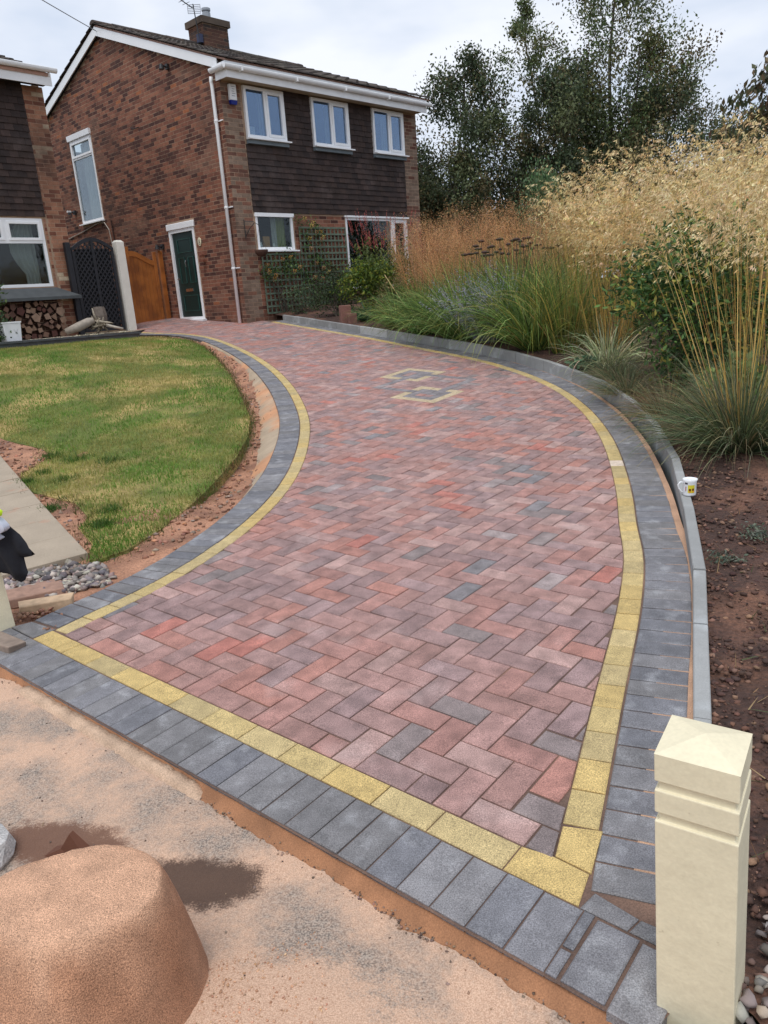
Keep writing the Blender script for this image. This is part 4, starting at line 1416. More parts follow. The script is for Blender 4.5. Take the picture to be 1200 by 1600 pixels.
while w_ > 4.4:
    rows.append((w_, max(w_ - .345, 4.22))); w_ -= .32
roof_tiles(FAC, -.13, .2, rows, lambda w: zb(w) + .165, roof)
mb = MB(); hb(FAC, mb, .2, 5.8, -8.6, -4.3, 4.7, 4.71)
k_ = -.13
while k_ < 5.8:
    mb = MB()
    pr = [(.12 * math.cos(t), .075 * math.sin(t)) for t in np.linspace(0, PI, 7)]
    t = rt_tint(); e = min(k_ + .44, 5.86); zr = zb(4.2) + .19 + rnd.uniform(-.004, .004)
    mb.add([FAC(k_, -4.2 + a_, zr + b_) for a_, b_ in pr] + [FAC(e, -4.2 + a_, zr + b_ - .004) for a_, b_ in pr], [(i, i + 1, 8 + i, 7 + i) for i in range(6)] + [tuple(range(7))[::-1], tuple(range(7, 14))], t)
    mb.build('ridge_tile', MT['rtile'], roof); k_ += .45
# barge boards
for (wa, wb_) in ((-.10, 4.2), (4.2, 8.5)):
    mb = MB()
    lo, hi = -.035, .139
    mb.hexa([GAB(wa, .072, zb(wa) + lo), GAB(wb_, .072, zb(wb_) + lo), GAB(wb_, .095, zb(wb_) + lo), GAB(wa, .095, zb(wa) + lo),
             GAB(wa, .072, zb(wa) + hi), GAB(wb_, .072, zb(wb_) + hi), GAB(wb_, .095, zb(wb_) + hi), GAB(wa, .095, zb(wa) + hi)])
    mb.build('barge_board', MT['white'], house)
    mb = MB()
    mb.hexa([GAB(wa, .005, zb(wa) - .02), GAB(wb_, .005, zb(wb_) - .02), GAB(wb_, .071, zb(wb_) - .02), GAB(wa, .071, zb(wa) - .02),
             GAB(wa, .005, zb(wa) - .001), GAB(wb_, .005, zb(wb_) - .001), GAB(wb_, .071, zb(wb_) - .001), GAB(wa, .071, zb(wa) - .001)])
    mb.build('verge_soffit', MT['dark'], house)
# chimney
mb = MB(); hb(FAC, mb, 2.578, 3.292, -4.522, -3.908, 6.0, 6.86); chm = mb.build('chimney', MT['mortar'], house)
CHB = []
darkp = lambda p, k: rnd.choice([S(84, 56, 46), S(70, 52, 44), S(98, 66, 50), S(62, 52, 48)])
CFR = Frame(FAC(0, -3.9, 0), Xd, -Yd); CLF = Frame(FAC(2.57, -3.9, 0), Yd, -Xd); CRT = Frame(FAC(3.3, -3.9, 0), Yd, Xd)
CHB += brick_list(CFR, 2.573, 3.297, 6.1, 6.86, [], darkp); CHB += brick_list(CLF, .003, .62, 6.1, 6.86, [], darkp, phase=1)
for b in CHB:
    mb = MB(); brick_mb(b, mb); mb.build('brick', MT['brick'], chm)
mb = MB(); hb(FAC, mb, 2.52, 3.35, -4.57, -3.85, 6.86, 7.0, S(84, 72, 62)); mb.hexa([FAC(2.52, -3.85, 7.0), FAC(3.35, -3.85, 7.0), FAC(3.35, -4.57, 7.0), FAC(2.52, -4.57, 7.0), FAC(2.75, -4.05, 7.05), FAC(3.12, -4.05, 7.05), FAC(3.12, -4.37, 7.05), FAC(2.75, -4.37, 7.05)], S(84, 84, 78))
mb.build('chimney_cap', MT['brick'], chm)
mb = MB(); mb.lathe([(.10, 0), (.10, .16), (.08, .18), (.11, .20), (.11, .25), (.02, .26)], 12, FAC(2.93, -4.2, 7.04)); mb.build('flue_cowl', flat('cowl', S(150, 156, 164), .4), chm)
mb = MB(); mb.hexa([FAC(2.5, -3.84, 6.22), FAC(3.38, -3.84, 6.22), FAC(3.38, -3.899, 6.22), FAC(2.5, -3.899, 6.22), FAC(2.5, -3.84, 6.26), FAC(3.38, -3.84, 6.26), FAC(3.38, -3.899, 6.34), FAC(2.5, -3.899, 6.34)])
mb.build('lead_apron', MT['lead'], chm)
# aerial
aer = empty('tv_aerial', FAC(2.5, -3.95, 6.5), 'grid reflector television aerial on a thin pole strapped to the chimney', 'aerial')
mb = MB(); mb.tube([FAC(2.47, -3.95, 6.42), FAC(2.40, -3.95, 7.2), FAC(2.39, -3.95, 7.22)], .014, 6); mb.build('mast', MT['black'], aer)
mb = MB(); hb(FAC, mb, 2.455, 2.565, -4.05, -3.93, 6.44, 6.62); mb.build('bracket', flat('navy', S(50, 56, 84)), aer)
mb = MB()
g0_ = FAC(2.39, -3.92, 7.02) - Vector((.15, 0, 0))
for k_ in range(6): mb.tube([g0_ + Vector((0, 0, k_ * .036)), g0_ + Vector((.30, .02, k_ * .036))], .006, 4)
for k_ in (0, .15, .30): mb.tube([g0_ + Vector((k_, .0, 0)), g0_ + Vector((k_, .02, .18))], .006, 4)
mb.build('reflector', flat('alu', S(110, 112, 118), .5), aer)
mb = MB(); q0 = FAC(2.39, -3.95, 7.13); qd = Vector((-.42, -.5, .2)); mb.tube([q0, q0 + qd], .012, 5)
for k_ in range(5):
    c = q0 + qd * (.3 + k_ * .16)
    mb.tube([c - Vector((.1, -.08, 0)), c + Vector((.1, -.08, 0))], .005, 4)
mb.build('boom', MT['black'], aer)
# overhead wire to the gable
mb = MB()
a_, b_ = GAB(4.15, .06, 6.28), Vector((-7.5, 7.5, 7.4))
mb.tube([a_.lerp(b_, t) - Vector((0, 0, .25 * 4 * t * (1 - t) * .4)) for t in np.linspace(0, 1, 14)], .009, 5)
tag(mb.build('overhead_wire', flat('wire', S(120, 122, 128)), None), 'thin grey overhead wire running from the gable peak out of the top left', 'wire')

# ------------------------------------------------------------ neighbouring house
neigh = empty('neighbour_house', N0, 'left neighbouring brick house with dark hung tiles, white window and log store', 'house')
mb = MB()
n_holes = [(-2.6, -.47, .95, 2.17)]
wall_sheet(NB, -3.6, -.003, -.5, 4.44, n_holes, -.12, -.004, mb)
nw = mb.build('front_wall', MT['mortar'], neigh)
mb = MB(); mb.hexa([NB(-.11, -6, -.5), NB(-.003, -6, -.5), NB(-.003, -.12, -.5), NB(-.11, -.12, -.5), NB(-.11, -6, 4.5), NB(-.003, -6, 4.5), NB(-.003, -.12, 4.5), NB(-.11, -.12, 4.5)])
mb.build('side_wall', MT['mortar'], neigh)
nbk = brick_list(NB, -.39, -.003, -.075, 4.44, [(-.47, -.36, -.1, 2.2)], pal_neigh) + brick_list(NB, -.44, -.3935, -.075, 2.2, [], pal_neigh) + brick_list(NB, -3.6, -.443, -.075, .76, [], lambda p, k: rnd.choice([S(96, 70, 58), S(84, 60, 52)]))
lay_bricks(nbk, nw, cap=260)
lay_ht(ht_list(NB, -3.4, -.395, 2.2, 4.44, [], d=.0), nw)
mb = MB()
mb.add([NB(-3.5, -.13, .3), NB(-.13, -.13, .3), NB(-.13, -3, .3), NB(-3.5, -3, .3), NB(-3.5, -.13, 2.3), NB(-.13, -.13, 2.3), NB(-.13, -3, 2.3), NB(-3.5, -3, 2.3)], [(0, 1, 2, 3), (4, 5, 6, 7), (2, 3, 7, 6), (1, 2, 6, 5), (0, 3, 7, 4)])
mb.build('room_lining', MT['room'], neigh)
nwin = window(neigh, NB, -2.6, -.47, .95, 2.17, [(-1.15, -.52, 1.78, 2.12, True), (-2.2, -1.22, 1.78, 2.12, True), (-2.2, -.525, 1.005, 1.73, False)], MT['pane'], d=.0, sill=False)
bars(nwin, NB, 0, [(-2.55, -.525, 1.73, 1.78), (-1.22, -1.15, 1.78, 2.115)])
curtain(nwin, NB, -.25, -.85, -.58, 1.0, 2.15, 'curtain', folds=4, gather=-.22)
curtain(nwin, NB, -.12, -1.62, -1.45, 1.0, 1.9, 'curtain', folds=2)
mb = MB(); mb.hexa([NB(-3.4, 0, .76), NB(-.10, 0, .76), NB(-.10, .30, .70), NB(-3.4, .30, .70), NB(-3.4, 0, .93), NB(-.42, 0, .93), NB(-.10, .30, .755), NB(-3.4, .30, .755)])
mb.build('sill_shelf', MT['slate'], neigh)
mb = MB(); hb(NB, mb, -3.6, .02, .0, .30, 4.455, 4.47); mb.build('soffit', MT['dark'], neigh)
mb = MB(); hb(NB, mb, -3.6, .035, .301, .32, 4.40, 4.60); mb.build('fascia', MT['white_old'], neigh)
ngu = gutter(NB, -3.6, .12, .322, 4.66)
mb = MB(); hb(NB, mb, -.02, .01, .322, .35, 4.56, 4.66); hb(NB, mb, -1.02, -.99, .322, .435, 4.59, 4.68); mb.build('gutter_bracket', MT['white'], ngu)
mb = MB(); nz_ = lambda w: 4.62 + .37 * w + .11
mb.hexa([NB(-3.6, .34, nz_(-.34) - .06), NB(-.03, .34, nz_(-.34) - .06), NB(-.03, -5, nz_(5) - .06), NB(-3.6, -5, nz_(5) - .06), NB(-3.6, .34, nz_(-.34)), NB(-.03, .34, nz_(-.34)), NB(-.03, -5, nz_(5)), NB(-3.6, -5, nz_(5))])
nroof = mb.build('roof', MT['undercloak'], neigh)
rows = []
w_ = -.40
while w_ < 3.0: rows.append((w_, w_ + .345)); w_ += .32
roof_tiles(NB, -3.3, .0 + .0, rows, nz_, nroof)

# ============================================================ THINGS BY THE HOUSES
def at_plane(fr, w):  # frame shifted outwards
    return Frame(fr(0, w, 0), fr.s, fr.d)
# low wall with dark coping in front of the neighbour's bed
W0, W1 = Vector((-6.9, 12.4, 1.075)), Vector((-4.50, 14.92, 1.03))
wd = (W1 - W0); wd.z = 0; wd.normalize(); wn = Vector((wd.y, -wd.x, 0))
lw_ = empty('low_wall', W1, 'low garden wall with a dark flat coping between lawn and log store', 'wall')
mb = MB()
wl = (W1 - W0).length
def wbx(mb, a, b, d0, d1, z0, z1):
    za, zb_ = W0.z + (W1.z - W0.z) * a / wl, W0.z + (W1.z - W0.z) * b / wl
    P = lambda s_, d_, z_: Vector((W0.x, W0.y, 0)) + wd * s_ + wn * d_ + Vector((0, 0, z_))
    mb.hexa([P(a, d0, za + z0), P(b, d0, zb_ + z0), P(b, d1, zb_ + z0), P(a, d1, za + z0), P(a, d0, za + z1), P(b, d0, zb_ + z1), P(b, d1, zb_ + z1), P(a, d1, za + z1)])
wbx(mb, 0, wl - .02, -.13, -.01, -.5, -.036); mb.build('wall_base', MT['slate'], lw_)
k_ = 0
while k_ < wl - .01:
    mb = MB(); e = min(k_ + .6, wl); wbx(mb, k_ + .002, e - .002, -.16, .02, -.035, .0); mb.build('coping_slab', MT['slate'], lw_); k_ += .6
# gravelled strip behind the low wall
def zstrip(x, y): return 1.035 + .01 * nz(x, y, 9)
MT['pebble'] = mat('pebble_bed', S(140, 128, 114), rough=.95, mottle=.4, scale=30, bump=.8, bscale=40, bdist=.02, coord='World')
pA = W0 - wn * .14; pB = W1 - wn * .14 - wd * .02
patch('planting_strip', [pA.xy, pB.xy, Vector((-4.7, 16.1)), NB(.0, -.3, 0).xy, NB(-3.4, -.3, 0).xy][::-1], .2, zstrip, MT['pebble'], kind='structure')
pts = []
for _ in range(700):
    p = W0 + wd * rnd.uniform(.3, wl - .05) - wn * rnd.uniform(.16, .6)
    pts.append((p.x, p.y, zstrip(p.x, p.y) + .006))
rocks('pebbles', pts, MT['stone'], (.010, .022), [S(176, 164, 140), S(150, 138, 120), S(190, 180, 160)], kind='stuff')

# black lattice gate
BG = Frame(FAC(0, -1.9, 0) , Xd, -Yd)
bg_ = empty('black_gate', FAC(-2.2, -1.9, 0), 'black arched lattice gate beside the neighbouring house', 'gate')
mb = MB(); hb(BG, mb, -2.69, -2.59, -.05, .05, -.05, 1.72); bevel(mb.build('gate_post', MT['blackwood'], bg_), .005)
def arch(s_): return 1.62 + .19 * math.sin(PI * max(0, min(1, (s_ + 2.57) / .87)))
mb = MB()
ns = 16
for i in range(ns):
    a, b = -2.57 + .87 * i / ns, -2.57 + .87 * (i + 1) / ns
    za, zb2 = arch(a), arch(b)
    mb.hexa([BG(a, -.02, za - .07), BG(b, -.02, zb2 - .07), BG(b, .02, zb2 - .07), BG(a, .02, za - .07), BG(a, -.02, za), BG(b, -.02, zb2), BG(b, .02, zb2), BG(a, .02, za)])
mb.build('top_rail', MT['blackwood'], bg_)
for (a, b, c, e) in [(-2.57, -2.51, .02, 1.56), (-1.76, -1.70, .02, 1.56), (-2.165, -2.105, .09, 1.74)]:
    mb = MB(); hb(BG, mb, a, b, -.02, .02, c, e); mb.build('stile', MT['blackwood'], bg_)
mb = MB(); hb(BG, mb, -2.509, -1.761, -.02, .02, .02, .085); mb.build('bottom_rail', MT['blackwood'], bg_)
mb = MB(); hb(BG, mb, -2.5, -1.77, -.035, -.026, .09, 1.60); mb.build('backing_board', flat('gate_back', (.004, .005, .008), .8), bg_)
for sgn in (1, -1):
    c = -.9
    while c < 2.6:
        pts_ = []
        for t in np.linspace(-2.5, -1.77, 25):
            z_ = c + sgn * (t + 2.135) * 1.25
            if .09 < z_ < arch(t) - .07: pts_.append((t, z_))
        if len(pts_) > 3:
            (a, za), (b, zb2) = pts_[0], pts_[-1]
            dd = .004 * sgn
            mb = MB(); mb.hexa([BG(a, dd - .003, za - .02), BG(b, dd - .003, zb2 - .02), BG(b, dd + .003, zb2 - .02), BG(a, dd + .003, za - .02), BG(a, dd - .003, za + .02), BG(b, dd - .003, zb2 + .02), BG(b, dd + .003, zb2 + .02), BG(a, dd + .003, za + .02)])
            mb.build('lattice_slat', MT['blackwood'], bg_)
        c += .115
# white post
mb = MB(); mb.hexa([BG(-1.655, -.09, -.1), BG(-1.485, -.09, -.1), BG(-1.485, .08, -.1), BG(-1.655, .08, -.1), BG(-1.655, -.09, 1.72), BG(-1.485, -.09, 1.72), BG(-1.485, .08, 1.72), BG(-1.655, .08, 1.72)])
mb.hexa([BG(-1.655, -.09, 1.7201), BG(-1.485, -.09, 1.7201), BG(-1.485, .08, 1.7201), BG(-1.655, .08, 1.7201), BG(-1.62, -.05, 1.76), BG(-1.52, -.05, 1.76), BG(-1.52, .04, 1.76), BG(-1.62, .04, 1.76)])
tag(mb.build('white_post', MT['post_white'], None), 'tall square white post between the black gate and the orange wooden gate', 'post')
mb = MB(); hb(BG, mb, -1.47, -1.2, -.5, -.46, .0, 1.15); tag(mb.build('fence_panel', MT['lead'], None), 'narrow grey panel glimpsed between the white post and orange gate', 'fence')
# orange gate
OG = Frame(FAC(0, -2.83, 0), Xd, -Yd)
og = empty('wooden_gate', FAC(-.5, -2.83, 0), 'orange stained wooden gate with a curved top beside the side door', 'gate')
def swoop(s_):
    t = max(0, min(1, (s_ + .86) / .56)); return 1.62 - .20 * ss(t) + .03 * math.sin(PI * t)
mb = MB(); hb(OG, mb, -.94, -.865, -.025, .025, .0, 1.71); bevel(mb.build('stile', MT['oak'], og), .006)
mb = MB(); hb(OG, mb, -.29, -.215, -.025, .025, .0, 1.60); bevel(mb.build('stile', MT['oak'], og), .006)
mb = MB()
for i in range(14):
    a, b = -.864 + .573 * i / 14, -.864 + .573 * (i + 1) / 14
    mb.hexa([OG(a, -.025, swoop(a) - .11), OG(b, -.025, swoop(b) - .11), OG(b, .022, swoop(b) - .11), OG(a, .022, swoop(a) - .11), OG(a, -.025, swoop(a)), OG(b, -.025, swoop(b)), OG(b, .022, swoop(b)), OG(a, .022, swoop(a))])
mb.build('top_rail', MT['oak'], og)
mb = MB(); hb(OG, mb, -.864, -.291, -.025, .02, .0, .10); mb.build('bottom_rail', MT['oak'], og)
k_ = -.862
while k_ < -.30:
    e = min(k_ + .094, -.292)
    mb = MB(); mb.hexa([OG(k_ + .002, -.02, .10), OG(e - .002, -.02, .10), OG(e - .002, -.004, .10), OG(k_ + .002, -.004, .10), OG(k_ + .002, -.02, swoop(k_) - .09), OG(e - .002, -.02, swoop(e) - .09), OG(e - .002, -.004, swoop(e) - .09), OG(k_ + .002, -.004, swoop(k_) - .09)])
    mb.build('board', MT['oak'], og); k_ += .095
mb = MB(); hb(OG, mb, -.17, -.06, -.05, .05, .0, 1.60); mb.hexa([OG(-.17, -.05, 1.601), OG(-.06, -.05, 1.601), OG(-.06, .05, 1.601), OG(-.17, .05, 1.601), OG(-.14, -.02, 1.63), OG(-.09, -.02, 1.63), OG(-.09, .02, 1.63), OG(-.14, .02, 1.63)])
bevel(mb.build('gate_post', MT['oak'], og), .006)

# firewood
NS = Frame(NB(0, 0, 0), Xn, -Yn)
cols_w = [S(140, 112, 92), S(120, 92, 76), S(156, 128, 108), S(106, 76, 64), S(98, 62, 54), S(130, 100, 84)]
placed = []
tries = 0
while len(placed) < 74 and tries < 9000:
    tries += 1
    s_ = rnd.uniform(-1.75, -.50); r = rnd.uniform(.045, .085)
    # drop: lowest z without overlapping
    z_ = r + .0
    ok_ = False
    for _ in range(60):
        if all((s_ - a) ** 2 + (z_ - b) ** 2 > ((r + c) * .93) ** 2 for a, b, c in placed):
            ok_ = True; break
        z_ += .014
    if ok_ and z_ < .66 - .10 * abs(s_ + .9): placed.append((s_, z_, r))
for (s_, z_, r) in placed:
    mb = MB(); n_ = rnd.choice([3, 4, 4, 5])
    t = rnd.choice(cols_w); dep = rnd.uniform(.12, .2)
    ph = rnd.uniform(0, 6)
    ring = []
    for k in range(n_):
        a = 2 * PI * k / n_ + ph; rr = r * rnd.uniform(.8, 1.25)
        ring.append((s_ + rr * math.cos(a), z_ + rr * math.sin(a)))
    f_ = [NS(a, dep, .0 + b) for a, b in ring]; b_ = [NS(a + .02, -.0 + .01, b) for a, b in ring]
    mb.add(f_, [tuple(range(n_))], t)
    mb.add(f_ + b_, [(i, (i + 1) % n_, n_ + (i + 1) % n_, n_ + i) for i in range(n_)], S(96, 70, 58))
    mb.add(b_, [tuple(range(n_))[::-1]], t)
    tag(mb.build('firewood_log', MT['wood'], None), 'split firewood log in the stack under the neighbour\'s window shelf', 'log', 'firewood logs stacked under the shelf')
# white planter box
bx = Frame(Vector((-6.33, 13.45, 1.05)), wd, wn)
mb = MB(); mb.hexa([bx(-.13, -.13, 0), bx(.13, -.13, 0), bx(.13, .13, 0), bx(-.13, .13, 0), bx(-.155, -.155, .31), bx(.155, -.155, .31), bx(.155, .155, .31), bx(-.155, .155, .31)])
pb_ = tag(bevel(mb.build('planter_box', MT['white_old'], None), .008), 'small square white planter box standing at the log pile behind the low wall', 'planter')
mb = MB(); hb(bx, mb, -.162, .162, -.162, .162, .312, .335); mb.build('rim', MT['white_old'], pb_, local=True)
mb = MB()
for i in range(16):
    t0, t1 = 2 * PI * i / 16, 2 * PI * (i + 1) / 16
    for (r0, r1) in ((.034, .038), (.02, .022)):
        q = [bx(.05 + r_ * math.cos(t_), .147, .20 + r_ * math.sin(t_)) for r_, t_ in ((r0, t0), (r1, t0), (r1, t1), (r0, t1))]
        mb.add(q, [(0, 1, 2, 3)])
mb.build('emblem', flat('emblem_grey', S(170, 172, 176)), pb_, local=True)
# driftwood with roots
dw = empty('driftwood', (-5.35, 14.5, 1.06), 'grey driftwood log with tangled roots resting before the black gate', 'driftwood')
mb = MB(); mb.tube([(-5.72, 14.38, 1.13), (-5.5, 14.42, 1.20), (-5.3, 14.45, 1.28), (-5.2, 14.47, 1.31)], [.06, .085, .08, .05], 10, S(160, 150, 138)); mb.build('trunk', MT['wood'], dw, smooth=True)
for k in range(26):
    c = Vector((-5.12, 14.5, 1.22)); a = rnd.uniform(0, 2 * PI); l = rnd.uniform(.1, .24)
    d = Vector((math.cos(a), rnd.uniform(-.5, .5), math.sin(a) * .8)); d.normalize()
    st = c + Vector((rnd.uniform(-.05, .05), rnd.uniform(-.05, .05), rnd.uniform(-.04, .06)))
    p2 = st + d * l * .6 + Vector((0, 0, rnd.uniform(-.04, .04)))
    p3 = p2 + (d + Vector((rnd.uniform(-.6, .6), rnd.uniform(-.4, .4), rnd.uniform(-.6, .3)))).normalized() * l * .5
    for p in (p2, p3): p.z = max(p.z, 1.065)
    mb = MB(); mb.tube([st, p2, p3], [rnd.uniform(.02, .04), .02, .008], 6, rnd.choice([S(140, 130, 112), S(110, 100, 84), S(160, 150, 134)])); mb.build('root', MT['wood'], dw, smooth=True)
mb = MB(); mb.tube([(-5.0, 14.5, 1.20), (-4.85, 14.55, 1.15), (-4.72, 14.6, 1.11)], [.03, .026, .02], 8, S(176, 168, 156)); mb.build('branch', MT['wood'], dw, smooth=True)
mb = MB(); mb.lathe([(0, 0), (.12, 0), (.13, .1), (.11, .22), (.10, .26), (0, .265)], 9, (-5.12, 14.62, 1.28), S(108, 98, 90)); mb.build('stump', MT['wood'], dw)

# trellis
TR = Frame(FAC(0, .045, 0), Xd, -Yd)
tre = empty('trellis', FAC(1.7, .05, 0), 'green stained square trellis fixed to the front wall between the windows', 'trellis')
def tslat(a, b, c, e, dd):
    mb = MB(); hb(TR, mb, a, b, dd, dd + .012, c, e); mb.build('trellis_slat', MT['trellis'], tre)
for (a, b, c, e) in [(.53, 1.56, .12, 1.33), (1.60, 2.98, .12, 1.86)]:
    n_ = round((b - a) / .115)
    for k in range(n_ + 1): x = a + (b - a - .03) * k / n_; tslat(x, x + .03, c, e, -.012)
    n_ = round((e - c) / .13)
    for k in range(n_ + 1): z_ = c + (e - c - .035) * k / n_; tslat(a, b, z_, z_ + .035, .0005)

# hanging basket
hbk = empty('hanging_basket', FAC(.4, .25, 1.3), 'small brown hanging basket on a scrolled iron bracket at the house corner', 'basket')
mb = MB(); mb.tube([FAC(.20, .015, 1.62), FAC(.20, .015, 1.98)], .009, 5); mb.tube([FAC(.20, .02, 1.66), FAC(.24, .12, 1.80), FAC(.30, .22, 1.90), FAC(.36, .26, 1.86), FAC(.37, .25, 1.80)], .008, 5)
mb.tube([FAC(.20, .02, 1.95), FAC(.30, .2, 1.92)], .008, 5); mb.build('bracket', MT['black'], hbk)
mb = MB(); mb.lathe([(.0, -.13), (.07, -.12), (.12, -.06), (.14, .0), (.13, .005), (.0, .0)], 14, FAC(.37, .25, 1.38), S(70, 44, 34)); mb.build('bowl', MT['wood'], hbk, smooth=True)
for k in range(3):
    t = 2 * PI * k / 3; mb = MB(); mb.tube([FAC(.37, .25, 1.80), FAC(.37 + .13 * math.cos(t), .25 + .13 * math.sin(t), 1.39)], .003, 4); mb.build('chain', MT['black'], hbk)

# cut timber posts at the kerb
wp = empty('timber_post', (-.42, 13.98, .95), 'short weathered square timber post stub standing behind the kerb', 'post')
def post(a, b, w_, z0, z1, rz=.25):
    c_, s_ = math.cos(rz), math.sin(rz)
    mb = MB(); T = lambda x, y, z: Vector((a + c_ * x - s_ * y, b + s_ * x + c_ * y, z)); mb.box(-w_, w_, -w_, w_, z0, z1, T=T)
    bevel(mb.build('timber', MT['oldwood'], wp), .008)
post(-.46, 14.05, .095, .80, 1.27); post(-.34, 13.93, .075, .80, 1.12, .35)
mb = MB(); mb.tube([(.30, 13.9, 1.75), (.62, 13.6, 1.2), (.72, 13.5, .95)], .007, 5)
tag(mb.build('garden_cane', flat('cane', S(196, 170, 120)), None), 'thin leaning cane among the grasses behind the timber post', 'cane')

# ============================================================ BOLLARDS
def bollard(cx_, cy_, z0, h, ax, ay, lean, label, group):
    """ax, ay: unit side direction; lean: top shift"""
    r_ = empty('bollard', (cx_, cy_, z0), label, 'bollard', group)
    X_ = Vector((ax, ay, 0)).normalized(); Y_ = Vector((-X_.y, X_.x, 0))
    lv = Vector((lean[0], lean[1], 0))
    c = Vector((cx_, cy_, z0))
    w_ = .0725
    prof_ = [(0, w_), (h - .145, w_), (h - .1449, w_ - .007), (h - .126, w_ - .007), (h - .1259, w_), (h - .077, w_), (h - .0769, w_ - .007), (h - .058, w_ - .007), (h - .0579, w_), (h - .0, w_ )]
    mb = MB(); vs_ = []
    prof_ = [(-.25, w_)] + prof_[1:]
    for (z_, r2) in prof_:
        for (p, q) in ((-1, -1), (1, -1), (1, 1), (-1, 1)): vs_.append(c + X_ * p * r2 + Y_ * q * r2 + lv * (z_ / h) + Vector((0, 0, z_)))
    fs = []
    for i in range(len(prof_) - 1):
        for k in range(4): fs.append((i * 4 + k, i * 4 + (k + 1) % 4, (i + 1) * 4 + (k + 1) % 4, (i + 1) * 4 + k))
    mb.add(vs_, fs); bevel(mb.build('shaft', MT['cream'], r_), .0025, 2)
    mb = MB()
    b4 = [c + X_ * p * w_ + Y_ * q * w_ + lv + Vector((0, 0, h - .0001)) for (p, q) in ((-1, -1), (1, -1), (1, 1), (-1, 1))]
    mb.add(b4 + [c + lv + Vector((0, 0, h + .022))], [(0, 1, 4), (1, 2, 4), (2, 3, 4), (3, 0, 4), (3, 2, 1, 0)])
    mb.build('pyramid_cap', MT['cream'], r_)
    return r_
bollard(.5895, 1.176, .02, .60, .112, -.075, (-.027, .004), 'cream painted square bollard with two grooves in the near right corner', 'cream bollards flanking the drive')
bollard(-1.955, 3.36, -.04, .56, .112, -.075, (-.02, .0), 'cream square bollard cut by the left frame edge, black clothing on top', 'cream bollards flanking the drive')

# work clothing draped over the left bollard
jk = empty('work_jacket', (-1.9, 3.3, .5), 'black work jacket with a hi-vis yellow and grey band over the left bollard', 'jacket')
def drape(name, pts_, thick, material, seed):
    """pillowy sheet from an outline of (x offset along right, z) at a given depth"""
    X_ = Vector((.80, -.6, 0)).normalized() * 1.0
    X_ = Vector((.97, -.24, 0)).normalized(); Yv = Vector((-X_.y, X_.x, 0))
    o_ = Vector((-1.9 + .022, 3.295, 0))
    poly = [Vector(p) for p in pts_]
    k = [Vector(p) for p in pts_]
    pts2 = []
    for i in range(len(k)):
        a, b = k[i], k[(i + 1) % len(k)]
        m_ = max(1, int((b - a).length / .015))
        pts2 += [a + (b - a) * (j / m_) for j in range(m_)]
    nb = len(pts2)
    x0, x1 = min(p.x for p in poly), max(p.x for p in poly); y0, y1 = min(p.y for p in poly), max(p.y for p in poly)
    allp = list(pts2)
    for i in range(int((x1 - x0) / .015) + 1):
        for j in range(int((y1 - y0) / .015) + 1):
            q = Vector((x0 + (i + .5) * .015, y0 + (j + .5) * .015))
            if inpoly(q, poly) and dist_pl(q.x, q.y, pts2 + pts2[:1]) > .006: allp.append(q)
    r = geometry.delaunay_2d_cdt(allp, [(i, (i + 1) % nb) for i in range(nb)], [list(range(nb))], 1, 1e-6)
    mb = MB(); F_, B_ = [], []
    for v in r[0]:
        d = dist_pl(v.x, v.y, pts2 + pts2[:1])
        t = thick * math.sqrt(min(1, d / .035))
        fold = .012 * math.sin(v.x * 55 + 2 * math.sin(v.y * 14 + seed)) * min(1, d / .03)
        bulge = -.02 + t + fold
        F_.append(o_ + X_ * v.x + Yv * (-bulge) + Vector((0, 0, v.y))); B_.append(o_ + X_ * v.x + Yv * (.02 + t * .5 + .0) + Vector((0, 0, v.y)))
    n_ = len(F_)
    fs = [tuple(f) for f in r[2]] + [tuple(n_ + i for i in f[::-1]) for f in r[2]]
    bset = [min(range(n_), key=lambda i: (r[0][i] - p).length) for p in pts2]
    for i in range(len(bset)):
        a, b = bset[i], bset[(i + 1) % len(bset)]
        if a != b: fs.append((a, n_ + a, n_ + b, b))
    mb.add(F_ + B_, fs)
    return mb.build(name, material, jk, smooth=True)
SHX = .025
body = [(-.20, .66), (.02, .655), (.10, .60), (.15, .545), (.20, .50), (.225, .46), (.232, .435), (.258, .405), (.235, .395), (.195, .388), (.196, .345), (.200, .315), (.175, .275), (.15, .262), (.12, .275), (.10, .30), (.06, .31), (-.20, .29)]
drape('jacket_body', body, .035, MT['cloth'], 1)
def band(name, m_, pts_, off):
    X_ = Vector((.97, -.24, 0)).normalized(); Yv = Vector((-X_.y, X_.x, 0)); o_ = Vector((-1.855, 3.285, -.012))
    n_ = len(pts_); mb = MB()
    c = sum((Vector(p) for p in pts_), Vector((0, 0))) / n_
    F_ = [o_ + X_ * p[0] - Yv * (off - .012) + Vector((0, 0, p[1])) for p in pts_]; cc = o_ + X_ * c.x - Yv * (off + .004) + Vector((0, 0, c.y))
    B_ = [p + Yv * .04 for p in F_]
    mb.add(F_ + [cc], [(i, (i + 1) % n_, n_) for i in range(n_)])
    mb.add(F_ + B_, [(i, n_ + i, n_ + (i + 1) % n_, (i + 1) % n_) for i in range(n_)])
    mb.build(name, m_, jk, smooth=True)
band('reflective_band', MT['reflect'], [(.095, .610), (.125, .598), (.150, .568), (.148, .552), (.128, .538), (.105, .54), (.092, .56), (.088, .59)], .05)
band('reflective_band', MT['reflect'], [(.07, .56), (.09, .545), (.118, .512), (.112, .505), (.09, .512), (.06, .53)], .05)
band('hi_vis_panel', MT['hiviz'], [(.03, .67), (.085, .662), (.132, .634), (.122, .612), (.09, .615), (.03, .63)], .052)

